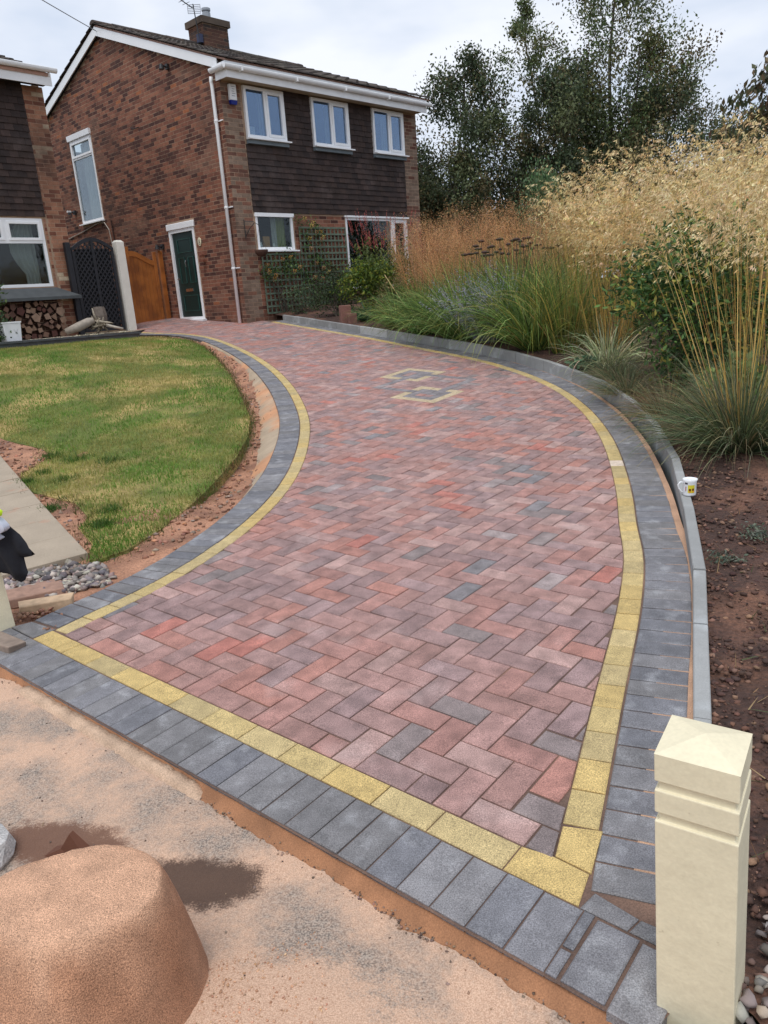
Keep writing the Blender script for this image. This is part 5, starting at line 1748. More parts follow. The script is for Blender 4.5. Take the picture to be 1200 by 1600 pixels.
# stone fragments and cut slab by the left bollard
def chunk(name, c, sx, sy, sz, rz, tint, label, cat, group=None):
    mb = MB(); T0 = Matrix.Rotation(rz, 3, 'Z'); cc = Vector(c)
    vs_ = [(-1, -1, -1), (1, -1, -1), (1, 1, -1), (-1, 1, -1), (-1, -1, 1), (1, -1, 1), (1, 1, 1), (-1, 1, 1)]
    mb.hexa([cc + T0 @ Vector((a * sx * rnd.uniform(.8, 1.1), b * sy * rnd.uniform(.8, 1.1), e * sz * rnd.uniform(.75, 1.1))) for a, b, e in vs_], tint)
    o_ = mb.build(name, MT['stone'], None); bevel(o_, min(sx, sy, sz) * .2, 2)
    return tag(o_, label, cat, group)
g0 = lambda x, y: zverge(x, y)
chunk('stone_slab', (-1.93, 3.80, g0(-1.93, 3.8) + .02), .16, .10, .028, .5, S(150, 118, 102), 'brown broken stone slab beside the left bollard under the hanging jacket', 'stone')
chunk('stone_block', (-1.80, 3.62, g0(-1.8, 3.62) + .025), .13, .045, .03, .30, S(190, 162, 132), 'long pale sandstone block lying on the clay in front of the gravel heap', 'stone')
chunk('stone_kerb_piece', (-1.80, 3.16, g0(-1.8, 3.2) + .03), .10, .05, .035, -.6, S(136, 120, 108), 'small grey stone piece at the foot of the left bollard', 'stone')
for k in range(60):
    pass
pts = [(rnd.uniform(-1.92, -1.62), 0, 0) for _ in range(160)]
pts = [(x, 3.50 + rnd.uniform(-.16, .12) - .4 * (x + 1.78), 0) for x, _, _ in pts]
pts = [(x, y, zverge(x, y) + .012 + rnd.random() * .02) for x, y, _ in pts if dist_pl(x, y, LYo6) > .05]
rocks('clay_crumbs', pts, MT['stone'], (.004, .017), [S(160, 118, 94), S(138, 102, 82), S(176, 136, 110)], kind='stuff')

# ============================================================ MUG
mx_, my_ = 1.83, 4.235
mz = G(mx_, my_) + ku(my_) + .003
mug = empty('mug', (mx_, my_, mz), 'white china mug with a yellow sunflower picture standing on the kerb', 'mug')
mb = MB(); mb.lathe([(0, .0), (.036, .0), (.038, .008), (.0385, .085), (.043, .098), (.0415, .099), (.0365, .084), (.035, .01), (0, .009)], 28, (mx_, my_, mz)); mb.build('cup', MT['ceramic'], mug, smooth=True)
tocam = (CAM - Vector((mx_, my_, 0))).xy.normalized(); a0 = math.atan2(tocam.y, tocam.x)
aL = a0 - PI / 2 - .1     # image left
aL = math.atan2(-right.y, -right.x)
hp = [(.037, .078), (.058, .082), (.070, .066), (.066, .046), (.052, .026), (.037, .018)]
mb = MB(); mb.tube([Vector((mx_ + math.cos(aL) * r, my_ + math.sin(aL) * r, mz + z)) for r, z in hp], .0045, 8); mb.build('handle', MT['ceramic'], mug, smooth=True)
def wrap(a_from, a_to, z0, z1, r, name, material):
    mb = MB(); n_ = 8; vs_ = []
    for i in range(n_ + 1):
        a = a_from + (a_to - a_from) * i / n_
        for z in (z0, z1): vs_.append((mx_ + math.cos(a) * r, my_ + math.sin(a) * r, mz + z))
    mb.add(vs_, [(2 * i, 2 * i + 2, 2 * i + 3, 2 * i + 1) for i in range(n_)]); return mb.build(name, material, mug)
wrap(a0 - .25, a0 + .75, .020, .068, .0392, 'printed_panel', flat('print_yellow', S(212, 200, 60), .3))
for da, zz in ((.06, .040), (.52, .042)):
    wrap(a0 + da - .16, a0 + da + .16, zz - .008, zz + .006, .0395, 'printed_flower', flat('print_brown', S(110, 54, 24), .3))
    wrap(a0 + da - .12, a0 + da + .12, zz - .018, zz - .009, .0395, 'printed_petals', flat('print_orange', S(222, 140, 40), .3))
wrap(a0 - .62, a0 - .5, .030, .058, .0392, 'printed_mark', flat('print_red', S(168, 70, 50), .3))
wrap(a0 - .75, a0 - .3, .072, .082, .0398, 'dark_smudge', flat('print_dark', S(60, 62, 70), .3))

# ============================================================ SAND HEAP
def heap():
    cx_, cy_ = -.80, 1.20
    z0 = -.055
    mb = MB(); nr, na = 60, 150
    cx_, cy_ = -.725, 1.285
    vs_ = []
    for i in range(nr + 1):
        t = i / nr
        for k in range(na):
            a = 2 * PI * k / na
            ca, sa = math.cos(a), math.sin(a)
            front = max(0, -sa)
            rx, ry = .195 + (.02 if ca < 0 else 0) * abs(ca), .145 - .01 * front
            bx, by = rx + .085, (.29 + .12 * front if sa < 0 else .22)
            cn = nz(ca * 1.5, sa * 1.5, 1, 3)
            if t < .4:
                u = t / .4; x, y = rx * u, ry * u; z = .335 + .014 * (1 - u * u) + .008 * cn * u
            else:
                u = (t - .4) / .6
                x, y = rx + (bx - rx) * u ** .92, ry + (by - ry) * u ** .97; z = .335 - .39 * u ** (1.2 + .3 * nz(ca * 2, sa * 2, 1, 7))
            w_ = 1 + .05 * cn * (1 if t > .4 else t / .4) + .015 * nz(ca * 6, sa * 6, 1, z * 6) * min(1, u if t > .4 else 0)
            X, Y = cx_ + ca * x * w_, cy_ + sa * y * w_
            gully = .016 * max(0, nz(ca * 9, sa * 9, 1, 2)) * (min(1, (t - .4) * 3) if t > .4 else 0)
            vs_.append((X, Y, z0 + z + .05 * (X - cx_) - gully + .0022 * nz(X, Y, 45, z * 45) + .0012 * nz(X, Y, 110, z * 110)))
    fs = [(i * na + k, i * na + (k + 1) % na, (i + 1) * na + (k + 1) % na, (i + 1) * na + k) for i in range(nr) for k in range(na)]
    b0 = len(mb.v); mb.v += [tuple(v) for v in vs_]
    for f in fs:
        i_ = f[0] // na; X, Y, Z = vs_[f[0]]
        k_ = ss((i_ / nr - .36 + .10 * fbm(X, Y, 9, Z * 9)) / .16) * (.75 + .35 * nz(X * 2, Y * 2, 6, Z * 3))  # darker below the crest: damp sand plus shade painted into the tint
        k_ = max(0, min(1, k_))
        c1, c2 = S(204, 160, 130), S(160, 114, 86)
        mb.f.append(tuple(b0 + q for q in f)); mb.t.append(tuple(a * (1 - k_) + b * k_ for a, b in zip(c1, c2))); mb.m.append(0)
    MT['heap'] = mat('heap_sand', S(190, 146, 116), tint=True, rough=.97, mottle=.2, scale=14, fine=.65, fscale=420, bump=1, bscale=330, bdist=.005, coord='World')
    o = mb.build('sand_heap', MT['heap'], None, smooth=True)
    hp2 = [(cx_ + .30 * math.cos(a) * q + .02, cy_ - .05 + .34 * math.sin(a) * q, 0) for a, q in [(rnd.uniform(-PI / 2, PI / 8), rnd.uniform(.8, 1.7)) for _ in range(1800)]]
    hp2 = [(x, y, zpave(x, y) + .001) for x, y, _ in hp2]
    rocks('sand_crumbs', hp2, MT['stone'], (.0008, .0032), [S(196, 150, 118), S(180, 134, 104), S(206, 166, 136)], power=2, kind='stuff')
    tag(o, 'big steep-sided heap of orange building sand in the lower left corner', 'sand heap')
heap()
mb = MB(); mb.hexa([(-1.06, 1.80, -.05), (-.88, 1.72, -.05), (-.86, 1.76, -.05), (-1.04, 1.84, -.05), (-1.0, 1.79, -.02), (-.955, 1.77, .045), (-.95, 1.785, .045), (-.99, 1.81, -.02)])
tag(mb.build('board_offcut', flat('offcut', S(96, 58, 40), .8), None), 'brown pointed board offcut poking up behind the sand heap', 'board')
mb = MB()
mb.lathe([(0, 0), (.08, .0), (.10, .04), (.085, .09), (.05, .12), (0, .125)], 11, (-1.245, 1.80, -.075))
o = mb.build('granite_rock', MT['granite'], None, smooth=False)
for v in o.data.vertices:
    v.co += Vector((nz(v.co.x, v.co.y, 20, v.co.z * 20), nz(v.co.x, v.co.y, 20, 5 + v.co.z * 20), nz(v.co.x, v.co.y, 20, 9))) * .02
tag(o, 'speckled grey granite rock beside the sand heap at the left edge', 'rock')
mb = MB(); mb.tube([(.80, 1.28, .07), (.98, 1.10, .06)], .006, 6); tag(mb.build('metal_rod', flat('rod', S(130, 140, 150), .4), None), 'thin grey rod lying on the gravel behind the near cream bollard', 'rod')

# ============================================================ LAWN GRASS
def blades_field(name, pts, L, W, cols, droop, seg=2, lean=.5, parent=None, **kw):
    n = len(pts)
    P = np.array(pts)
    az = rng.uniform(0, 2 * PI, n); tl = np.abs(rng.normal(0, lean, n))
    D = np.stack([np.cos(az) * np.sin(tl), np.sin(az) * np.sin(tl), np.cos(tl)], 1)
    V, _ = ribbons(P, D, rng.uniform(L[0], L[1], n), rng.uniform(W[0], W[1], n), seg, droop)
    T = np.repeat(cols, seg, axis=0)
    return npmesh(name, V.reshape(-1, 3), ribbon_faces(n, seg), T, MT['leaf'], parent, **kw)
lp = []
cols_l = []
xs_, ys_ = [p[0] for p in lawn_poly], [p[1] for p in lawn_poly]
N_L = 90000
while len(lp) < N_L:
    y = 4.2 + 10.5 * rnd.random() ** 1.35
    x = rnd.uniform(-7.5, -1.2)
    if not inpoly((x, y), lawn_poly): continue
    dens = fbm(x, y, 1.5, 31)
    d = fbm(x, y * .7, .9, 33) + .5 * fbm(x, y, 3.5, 35)
    # worn corner by the path
    worn = ss(1 - (x + 1.7 + (y - 4.3) * .62) / -.9) 
    if rnd.random() < .6 * ss(dens * 1.6): continue
    lp.append((x, y, zlawn(x, y) - .003))
    dry = ss(d * 1.4 + .40) * .72
    g_ = np.array(S(100, 140, 52)) * rnd.uniform(.65, 1.3); b_ = np.array(S(178, 160, 98)) * rnd.uniform(.75, 1.2)
    t = dry if rnd.random() < .85 else rnd.random()
    cols_l.append(g_ * (1 - t) + b_ * t)
blades_field('lawn_grass', lp, (.018, .045), (.003, .007), np.array(cols_l), .5, 2, .6, kind='stuff', label='patchy green and straw coloured mown grass', category='grass') if False else None
o = blades_field('lawn_grass', lp, (.02, .05), (.004, .009), np.array(cols_l), .5, 2, .6, kind='stuff')
# rough edge of the turf and stray tufts
lp, cols_l = [], []
LR = [Vector(p) for p in LAWN_R]; LL = [Vector(LAWN_R[-1])] + [Vector(p) for p in LAWN_L[:8]]
for pl_, n_ in ((LR, 5200), (LL, 1400)):
    tot = sum((b - a).length for a, b in zip(pl_, pl_[1:]))
    for a, b in zip(pl_, pl_[1:]):
        for _ in range(int(n_ * (b - a).length / tot)):
            p = a.lerp(b, rnd.random()) + Vector((rnd.gauss(0, .04), rnd.gauss(0, .04)))
            lp.append((p.x, p.y, zlawn(p.x, p.y) - rnd.uniform(.0, .05)))
            cols_l.append(np.array(rnd.choice([S(84, 104, 44), S(74, 92, 40), S(130, 116, 66), S(100, 76, 50)])) * rnd.uniform(.6, 1.1))
for (cx_, cy_, r_) in [(-2.66, 6.1, .10), (-2.95, 6.35, .08), (-2.8, 6.75, .12), (-2.5, 5.35, .07), (-3.1, 6.9, .1), (-2.0, 5.2, .1), (-2.45, 6.6, .1), (-3.0, 6.1, .07), (-1.95, 4.9, .08)]:
    for _ in range(320):
        x, y = rnd.gauss(cx_, r_ * .6), rnd.gauss(cy_, r_ * .6)
        lp.append((x, y, max(zverge(x, y), G(x, y) - .02) - .003)); cols_l.append(np.array(S(72, 104, 42)) * rnd.uniform(.6, 1.2))
blades_field('rough_turf_edge', lp, (.025, .07), (.004, .008), np.array(cols_l), .5, 2, .7, kind='stuff')

# ============================================================ PLANTS
SR = 0
def root_pts(x, y, n, r, dz=0):
    a = rng.uniform(0, 2 * PI, n); q = r * np.sqrt(rng.random(n))
    X, Y = x + q * np.cos(a), y + q * np.sin(a)
    z = zbed(x, y) + dz
    return np.stack([X, Y, np.full(n, z - .02)], 1), a, q / max(r, 1e-6)
def cone(a, q, lo, hi, n, jit=.15):
    tl = lo + (hi - lo) * np.clip(q + rng.normal(0, jit, n), 0, 1.2)
    a = a + rng.normal(0, .5, n)
    return np.stack([np.cos(a) * np.sin(tl), np.sin(a) * np.sin(tl), np.cos(tl)], 1)
def foliage(parent, x, y, n, r, L, W, tilt, droop, cols, seg=5, name='foliage', material='leaf', dz=0, lean=(0, 0)):
    P, a, q = root_pts(x, y, n, r, dz)
    D = cone(a, q, tilt[0], tilt[1], n) + np.array([lean[0], lean[1], 0]); D /= np.linalg.norm(D, axis=1)[:, None]
    Ls = rng.uniform(L[0], L[1], n)
    V, pos = ribbons(P, D, Ls, rng.uniform(W[0], W[1], n), seg, rng.uniform(droop[0], droop[1], n))
    T = np.repeat(pal(n, cols, .3), seg, axis=0)
    return npmesh(name, V.reshape(-1, 3), ribbon_faces(n, seg), T, MT[material], parent), pos
def inv(o, parent):
    if parent.matrix_basis != Matrix(): o.matrix_parent_inverse = parent.matrix_basis.inverted()
    return o
def panicles(parent, pos, frac, m, size, cols, spread, hang, name='panicle', asp=.3, droopz=-.7, material='straw', bias=(0, 0)):
    """spikelets along the last part of each stem (pos: n,seg+1,3)"""
    n, s1, _ = pos.shape
    t = frac + (1 - frac) * rng.random((n, m))
    i = np.minimum((t * (s1 - 1)).astype(int), s1 - 2)
    f = t * (s1 - 1) - i
    ar = np.arange(n)[:, None]
    base = pos[ar, i] * (1 - f[..., None]) + pos[ar, i + 1] * f[..., None]
    rad = spread * (1 - ((t - frac) / (1 - frac)) * .55) * np.sqrt(rng.random((n, m)))
    a = rng.uniform(0, 2 * PI, (n, m))
    c = base + np.stack([np.cos(a) * rad, np.sin(a) * rad, -hang * rad + rng.normal(0, .01, (n, m))], 2)
    c = c.reshape(-1, 3)
    N_ = np.stack([np.cos(a) + bias[0], np.sin(a) + bias[1], np.full((n, m), droopz) + rng.normal(0, .4, (n, m))], 2).reshape(-1, 3)
    V, F_ = leaves(c, N_, rng.uniform(size[0], size[1], len(c)), asp)
    T = np.repeat(pal(len(c), cols), 2, axis=0)
    T = np.concatenate([T[0::2], T[1::2]]) if False else np.tile(pal(len(c), cols), (1, 1)).repeat(2, axis=0)
    return npmesh(name, V, F_, T, MT[material], parent)
def plumes(parent, pos, frac, nb, length, cols, size, per=9, name='panicle'):
    """arching side branches on the upper part of each stem with hanging spikelets"""
    n, s1, _ = pos.shape
    t = frac + (1 - frac) * rng.random((n, nb)) ** .8
    i = np.minimum((t * (s1 - 1)).astype(int), s1 - 2); f = t * (s1 - 1) - i
    ar = np.arange(n)[:, None]
    P = (pos[ar, i] * (1 - f[..., None]) + pos[ar, i + 1] * f[..., None]).reshape(-1, 3)
    m = len(P); a = rng.normal(3.5, 1.1, m); el = rng.uniform(.3, 1.1, m)
    D = np.stack([np.cos(a) * np.cos(el), np.sin(a) * np.cos(el), np.sin(el)], 1)
    L = length * rng.uniform(.5, 1.1, m) * (1.15 - .6 * (t.reshape(-1) - frac) / (1 - frac))
    V, bp = ribbons(P, D, L, np.full(m, .0022), 4, rng.uniform(.35, .75, m))
    A_ = Acc()
    A_.add(V, ribbon_faces(m, 4), np.repeat(pal(m, cols), 4, axis=0))
    q = rng.uniform(.25, 1, (m, per)); j = np.minimum((q * 4).astype(int), 3); g = (q * 4 - j)[..., None]
    mr = np.arange(m)[:, None]
    c = (bp[mr, j] * (1 - g) + bp[mr, j + 1] * g).reshape(-1, 3)
    k = len(c); sz = rng.uniform(size[0], size[1], k)
    N_ = np.repeat(D, per, axis=0) * .7 + rng.normal(0, .35, (k, 3)) + np.array([-.2, 0, -1.0])
    N_ /= np.linalg.norm(N_, axis=1)[:, None]
    c = c + N_ * sz[:, None] * .5
    V2, F2 = leaves(c, N_, sz, .24)
    base = pal(m, cols, .16).repeat(per, axis=0)
    A_.add(V2, F2, np.tile(base * rng.uniform(.85, 1.15, (k, 1)), (1, 1)).repeat(2, axis=0))
    return A_.build(name, MT['straw'], parent)
GOLD = [S(236, 212, 160), S(224, 196, 142), S(242, 222, 178), S(206, 178, 124)]
STEM = [S(214, 176, 100), S(196, 158, 84), S(224, 190, 118), S(176, 146, 82), S(150, 136, 80)]
GRN = [S(104, 132, 64), S(84, 112, 54), S(130, 150, 80), S(70, 96, 48), S(158, 164, 98), S(94, 122, 62)]
GRNG = [S(104, 116, 84), S(88, 104, 72), S(126, 132, 100), S(146, 138, 102), S(74, 88, 60)]
ORG = [S(218, 170, 122), S(206, 154, 106), S(228, 184, 138), S(190, 140, 94)]
def plant_root(name, x, y, label, cat, group=None): return empty(name, (x, y, zbed(x, y)), label, cat, group)
def add(parent, res):
    o = res[0] if isinstance(res, tuple) else res
    inv(o, parent); return res

def stipa(x, y, H, ns, label, nf=500, lean=(0, 0), m=90, thick=.006, tilt=.30, size=(.03, .075), frac=.52):
    p = plant_root('feather_grass', x, y, label, 'grass clump', 'golden feather grasses in the bed')
    add(p, foliage(p, x, y, nf, .16, (.45, .95), (.004, .009), (.1, 1.1), (.12, .55), GRNG, lean=lean, seg=7))
    o, pos = foliage(p, x, y, ns, .12, (H * .8, H * 1.08), (thick * .8, thick * 1.3), (.02, tilt), (.012, .05), STEM, seg=8, name='stems', material='straw', lean=lean)
    inv(o, p)
    add(p, plumes(p, pos, frac, max(5, int(m / 13)), .36, GOLD, (size[0] * .85, size[1] * .78), per=7))
    return p
# near clump and the golden mass
stipa(2.60, 5.2, 1.95, 70, 'large near golden grass clump with tall bare straw stems at the right', nf=2300, lean=(-.03, .05), m=70, thick=.0065, size=(.025, .055), tilt=.36, frac=.72)
stipa(3.35, 6.4, 2.0, 60, 'golden grass cut by the right frame edge behind the nearest clump', nf=500, m=90, frac=.66)
stipa(3.75, 8.1, 2.15, 120, 'golden grass directly behind the glossy green shrub', m=130)
stipa(3.05, 9.3, 2.0, 110, 'golden grass standing left of the glossy green shrub', m=130)
stipa(4.6, 9.4, 2.4, 130, 'tallest golden grass at the right, farthest back', m=140)
stipa(3.9, 10.9, 2.4, 120, 'tall golden grass with nodding heads above the middle of the mass', m=130)
stipa(3.2, 11.7, 2.15, 95, 'golden grass at the join with the orange grasses', m=110)
stipa(5.4, 11.2, 2.35, 110, 'golden grass against the dark trees at the far right', m=120)
stipa(5.9, 9.0, 2.2, 95, 'golden grass at the right frame edge under the hanging branch', m=120)
def molinia(x, y, H, ns, label):
    p = plant_root('moor_grass', x, y, label, 'grass clump', 'orange moor grasses')
    add(p, foliage(p, x, y, 260, .16, (.5, .9), (.005, .009), (.1, .9), (.15, .3), [S(130, 124, 62), S(150, 130, 66), S(110, 112, 54)]))
    o, pos = foliage(p, x, y, ns, .2, (H * .75, H * 1.05), (.004, .007), (.02, .38), (.0, .03), ORG, seg=6, name='stems', material='straw')
    inv(o, p)
    add(p, panicles(p, pos, .38, 95, (.014, .032), ORG, .13, .0, droopz=.7, asp=.22))
for i, (x, y, H, ns, lb) in enumerate([
        (.95, 14.1, 1.75, 120, 'leftmost orange grass clump, against the house corner'), (1.45, 13.5, 1.75, 130, 'orange grass clump second from the house corner'),
        (1.9, 14.2, 1.95, 130, 'orange grass behind, in front of the left dark tree'), (2.1, 12.9, 1.85, 140, 'orange grass clump above the lavender coloured plant'),
        (2.75, 12.3, 1.9, 130, 'orange grass clump behind the dark flat flower heads'), (2.9, 13.5, 2.0, 120, 'orange grass farthest back beside the pale green bush'),
        (1.25, 15.0, 1.8, 90, 'orange grass half hidden at the right end of the big window')]):
    molinia(x, y, H, ns, lb)
def arching(x, y, n, L, label, cols=GRN, W=(.009, .018), tilt=(.05, .95), droop=(.15, .62), group='green arching grasses along the kerb', name='arching_grass', r=.18, seg=8):
    p = plant_root(name, x, y, label, 'grass clump', group)
    add(p, foliage(p, x, y, n, r, L, W, tilt, droop, cols, seg=seg, name='foliage'))
    return p
arching(.88, 12.2, 620, (.8, 1.2), 'green arching grass left of the tied straw bundle by the kerb')
arching(1.35, 11.45, 800, (1.0, 1.5), 'dark green arching grass under the lavender coloured plant')
arching(2.05, 11.0, 900, (1.1, 1.65), 'tallest green arching grass, middle of the kerb run')
arching(2.2, 10.1, 700, (1.0, 1.6), 'green arching grass right of the tallest one', cols=GRN + [S(150, 150, 70)])
arching(2.5, 9.7, 300, (1.0, 1.5), 'green and yellow upright grass before the golden mass', cols=[S(150, 146, 80), S(110, 124, 62), S(184, 164, 90), S(96, 116, 60)], tilt=(.05, .5))
arching(.48, 13.1, 420, (.6, 1.0), 'shorter green grass behind the timber post', cols=GRN + [S(140, 130, 70)])
arching(2.0, 13.3, 500, (1.1, 1.5), 'green grass under the orange flower haze at the centre')
arching(2.45, 12.2, 600, (1.1, 1.6), 'green grass below the dark flat flower heads')
arching(3.0, 10.9, 500, (1.1, 1.6), 'green grass at the foot of the golden mass')
arching(2.72, 8.75, 340, (.35, .7), 'cream striped sedge tuft arching over the soil', cols=[S(180, 184, 144), S(120, 136, 96), S(200, 200, 160)], W=(.009, .016), tilt=(.1, 1.2), group=None, name='sedge')
arching(2.62, 8.1, 700, (.25, .5), 'fine grey green tuft between the sedge and the shrub', cols=GRNG, W=(.003, .005), tilt=(.1, 1.3), group=None, name='fescue')
arching(2.5, 7.35, 800, (.25, .55), 'fine grey green tuft in front of the glossy shrub', cols=GRNG + [S(150, 130, 96)], W=(.003, .005), tilt=(.1, 1.3), group=None, name='fescue')
arching(2.5, 6.3, 900, (.3, .6), 'dry brown and green tuft between shrub and near grass clump', cols=[S(130, 112, 78), S(100, 104, 70), S(150, 126, 88)], W=(.003, .005), tilt=(.1, 1.3), group=None, name='fescue')
arching(1.28, 11.75, 60, (.7, .9), 'upright bundle of tied straw stems at the kerb', cols=STEM, W=(.006, .01), tilt=(.0, .08), droop=(0, .02), group=None, name='straw_bundle', r=.06)
arching(-.02, 14.3, 200, (.3, .55), 'blue green strap leaved plant right of the timber post', cols=[S(76, 104, 76), S(64, 92, 68), S(90, 116, 88)], W=(.02, .03), tilt=(.2, 1.1), group=None, name='strap_leaf_plant')

arching(2.75, 10.3, 110, (1.3, 1.9), 'bare upright straw stems rising behind the green and yellow grass', cols=STEM, W=(.005, .009), tilt=(.0, .3), droop=(0, .04), group=None, name='straw_grass', r=.3)
arching(2.9, 9.2, 90, (1.2, 1.8), 'bare upright straw stems left of the glossy shrub', cols=STEM, W=(.005, .009), tilt=(.0, .3), droop=(0, .04), group=None, name='straw_grass', r=.25)
def bush(name, x, y, z0, rx, ry, rz_, n, size, cols, label, cat, stems=14, asp=.5, material='leaf', group=None, clump=26, loose=.32, shape='ball', vertical=False):
    p = empty(name, (x, y, z0), label, cat, group)
    mb = MB()
    cs = []
    for k in range(clump):
        a = rnd.uniform(0, 2 * PI); q = math.sqrt(rnd.random()); h = rnd.random()
        w_ = (1 - abs(h * 2 - 1) ** 2.2) ** .5 if shape == 'ball' else (1 - h * .7)
        cs.append((x + rx * q * w_ * math.cos(a), y + ry * q * w_ * math.sin(a), z0 + rz_ * (.08 + .92 * h)))
    for k in range(stems):
        c = cs[k % len(cs)]
        mb.tube([(x + rnd.uniform(-.05, .05), y + rnd.uniform(-.05, .05), z0 - .05), ((x + c[0]) / 2, (y + c[1]) / 2, z0 + (c[2] - z0) * .45), c], [.012, .009, .004], 4)
    inv(mb.build('stems', MT['bark'], p), p) if False else mb.build('stems', MT['bark'], p)
    C_ = np.array(cs)[rng.integers(0, len(cs), n)]
    off = rng.normal(0, 1, (n, 3)) * np.array([rx, ry, rz_ * .5]) * loose
    C_ = C_ + off
    C_[:, 2] = np.maximum(C_[:, 2], z0 + .01)
    N_ = rng.normal(0, 1, (n, 3)) + np.array([0, 0, .8 if vertical else -.2]) + (C_ - np.array([x, y, z0 + rz_ * .4])) * 1.2
    V, F_ = leaves(C_, N_, rng.uniform(size[0], size[1], n), asp)
    T = pal(n, cols).repeat(2, axis=0)
    # faces are ordered (tri, tri) per leaf
    o = npmesh('leaves', V, F_, T, MT[material], p); inv(o, p)
    return p
LEAFG = [S(70, 100, 52), S(56, 84, 46), S(92, 120, 62), S(48, 72, 40)]
bush('glossy_shrub', 3.22, 7.3, zbed(3.22, 7.3), .74, .62, 1.42, 11500, (.045, .095), LEAFG + [S(100, 130, 66), S(76, 108, 58), S(88, 122, 70), S(176, 168, 84)], 'glossy green shrub with yellow tipped leaves among the golden grasses', 'shrub', stems=24, asp=.36, clump=70, loose=.17)
bush('leafy_plant', 2.92, 5.9, zbed(2.92, 5.9), .25, .25, .4, 600, (.05, .09), [S(120, 136, 78), S(96, 118, 64)], 'pale green broad leaves at the foot of the near grass clump', 'plant', stems=6, asp=.7, clump=10)
bush('low_weed', 2.42, 8.55, zbed(2.42, 8.55), .14, .12, .12, 130, (.06, .1), [S(104, 134, 104), S(90, 120, 92)], 'low blue green rosette on bare soil behind the kerb', 'plant', stems=3, asp=.4, clump=8)
bush('yellow_green_bush', .12, 14.75, zbed(.12, 14.75), .6, .42, .92, 4200, (.04, .08), [S(104, 124, 48), S(84, 108, 44), S(140, 146, 54), S(66, 90, 40)], 'yellow green leafy bush below the large front window', 'bush', stems=18, clump=34, loose=.22)
bush('dark_green_bush', .62, 15.1, zbed(.62, 15.1), .42, .35, 1.0, 2400, (.04, .07), LEAFG, 'dark green bush in front of the window\'s right light', 'bush', stems=12, clump=26, loose=.24)
bush('dry_plant', .5, 13.95, zbed(.5, 13.95), .3, .25, .65, 1500, (.02, .045), [S(134, 112, 76), S(112, 96, 64), S(150, 128, 90)], 'brown dry seed head plant left of the first green grass', 'plant', stems=14, clump=20, loose=.25)
bush('shade_bush', -.62, 15.15, zbed(-.62, 15.15), .42, .3, .8, 2200, (.035, .06), [S(56, 74, 44), S(70, 88, 50), S(46, 58, 38)], 'dark leafy bush behind the timber post under the trellis', 'bush', stems=14, clump=26, loose=.24)
bush('dark_red_plant', .98, 15.4, zbed(.98, 15.4), .28, .25, .95, 800, (.03, .06), [S(88, 52, 58), S(76, 56, 52), S(70, 78, 54)], 'dark purple red leaved plant at the house corner window', 'plant', stems=12, clump=18, loose=.22)
bush('potted_shrub', -6.62, 13.35, 1.10, .36, .3, .95, 2000, (.05, .09), [S(64, 88, 48), S(50, 72, 42), S(88, 108, 62)], 'leafy green shrub before the neighbour\'s window at the left edge', 'shrub', stems=10, clump=24, loose=.25, asp=.6)
bush('ivy_tuft', -6.5, 13.15, 1.06, .14, .1, .14, 260, (.03, .05), LEAFG, 'small green tuft beside the white planter box', 'plant', stems=3, clump=6)
# climbers on the trellis
def climber(x0, x1, z0, z1, n, cols, label, flowers, fcols, name='climbing_rose', cat='climber', ncl=30):
    c0 = FAC((x0 + x1) / 2, .15, 0)
    p = empty(name, c0, label, cat)
    cs = [FAC(rnd.uniform(x0, x1), rnd.uniform(.03, .16), rnd.uniform(z0, z1)) for _ in range(ncl)]
    mb = MB()
    for c in cs[:12]:
        b = FAC((x0 + x1) / 2 + rnd.uniform(-.1, .1), .14, .0); m_ = b.lerp(c, .5) + Vector((rnd.uniform(-.1, .1), rnd.uniform(-.1, .1), .1)); mb.tube([b, m_, c], [.01, .007, .003], 4)
    mb.build('stems', MT['bark'], p)
    C_ = np.array([tuple(c) for c in cs])[rng.integers(0, len(cs), n)] + rng.normal(0, .075, (n, 3))
    N_ = rng.normal(0, 1, (n, 3)) + np.array([*(-Yd.xy), -.3]) * .8
    V, F_ = leaves(C_, N_, rng.uniform(.035, .07, n), .6)
    inv(npmesh('leaves', V, F_, pal(n, cols).repeat(2, axis=0), MT['leaf'], p), p)
    for k in range(flowers):
        c = rnd.choice(cs) + Vector(tuple(-Yd * .1)) + Vector((rnd.uniform(-.08, .08), rnd.uniform(-.03, .03), rnd.uniform(-.08, .08)))
        mb = MB(); t = rnd.choice(fcols)
        for j in range(9):
            a = 2.4 * j; r = .006 + .004 * j
            q = c + Vector((math.cos(a) * r, 0, math.sin(a) * r)); s_ = .02
            mb.add([q + Vector((0, -.01, 0)), q + Vector((math.cos(a) * s_, .0, math.sin(a) * s_)), q + Vector((math.cos(a + 1) * s_, -.005, math.sin(a + 1) * s_))], [(0, 1, 2)], t)
        mb.build('flower', MT['leaf'], p)
climber(.5, 1.45, .75, 1.32, 620, LEAFG + [S(90, 110, 60)], 'climbing plant with small orange flowers under the left ground floor window', 9, [S(226, 150, 70), S(230, 170, 90)])
climber(1.5, 2.2, .7, 1.98, 950, LEAFG + [S(88, 100, 58)], 'climbing rose with yellow and peach blooms over the taller trellis', 14, [S(232, 190, 80), S(226, 160, 110), S(236, 206, 110)], ncl=34)
climber(2.3, 2.95, .3, 1.1, 380, [S(84, 78, 52), S(70, 84, 50), S(110, 90, 60)], 'thin dry climber at the right end of the trellis', 0, [], name='climber', ncl=22)
bush('tall_leafy_plant', FAC(1.1, .5, 0).x, FAC(1.1, .5, 0).y, 1.03, .5, .35, .6, 1300, (.03, .06), [S(72, 92, 60), S(90, 108, 76), S(56, 74, 48)], 'grey green bushy plant at the foot of the trellis', 'plant', stems=16, clump=30, loose=.24)
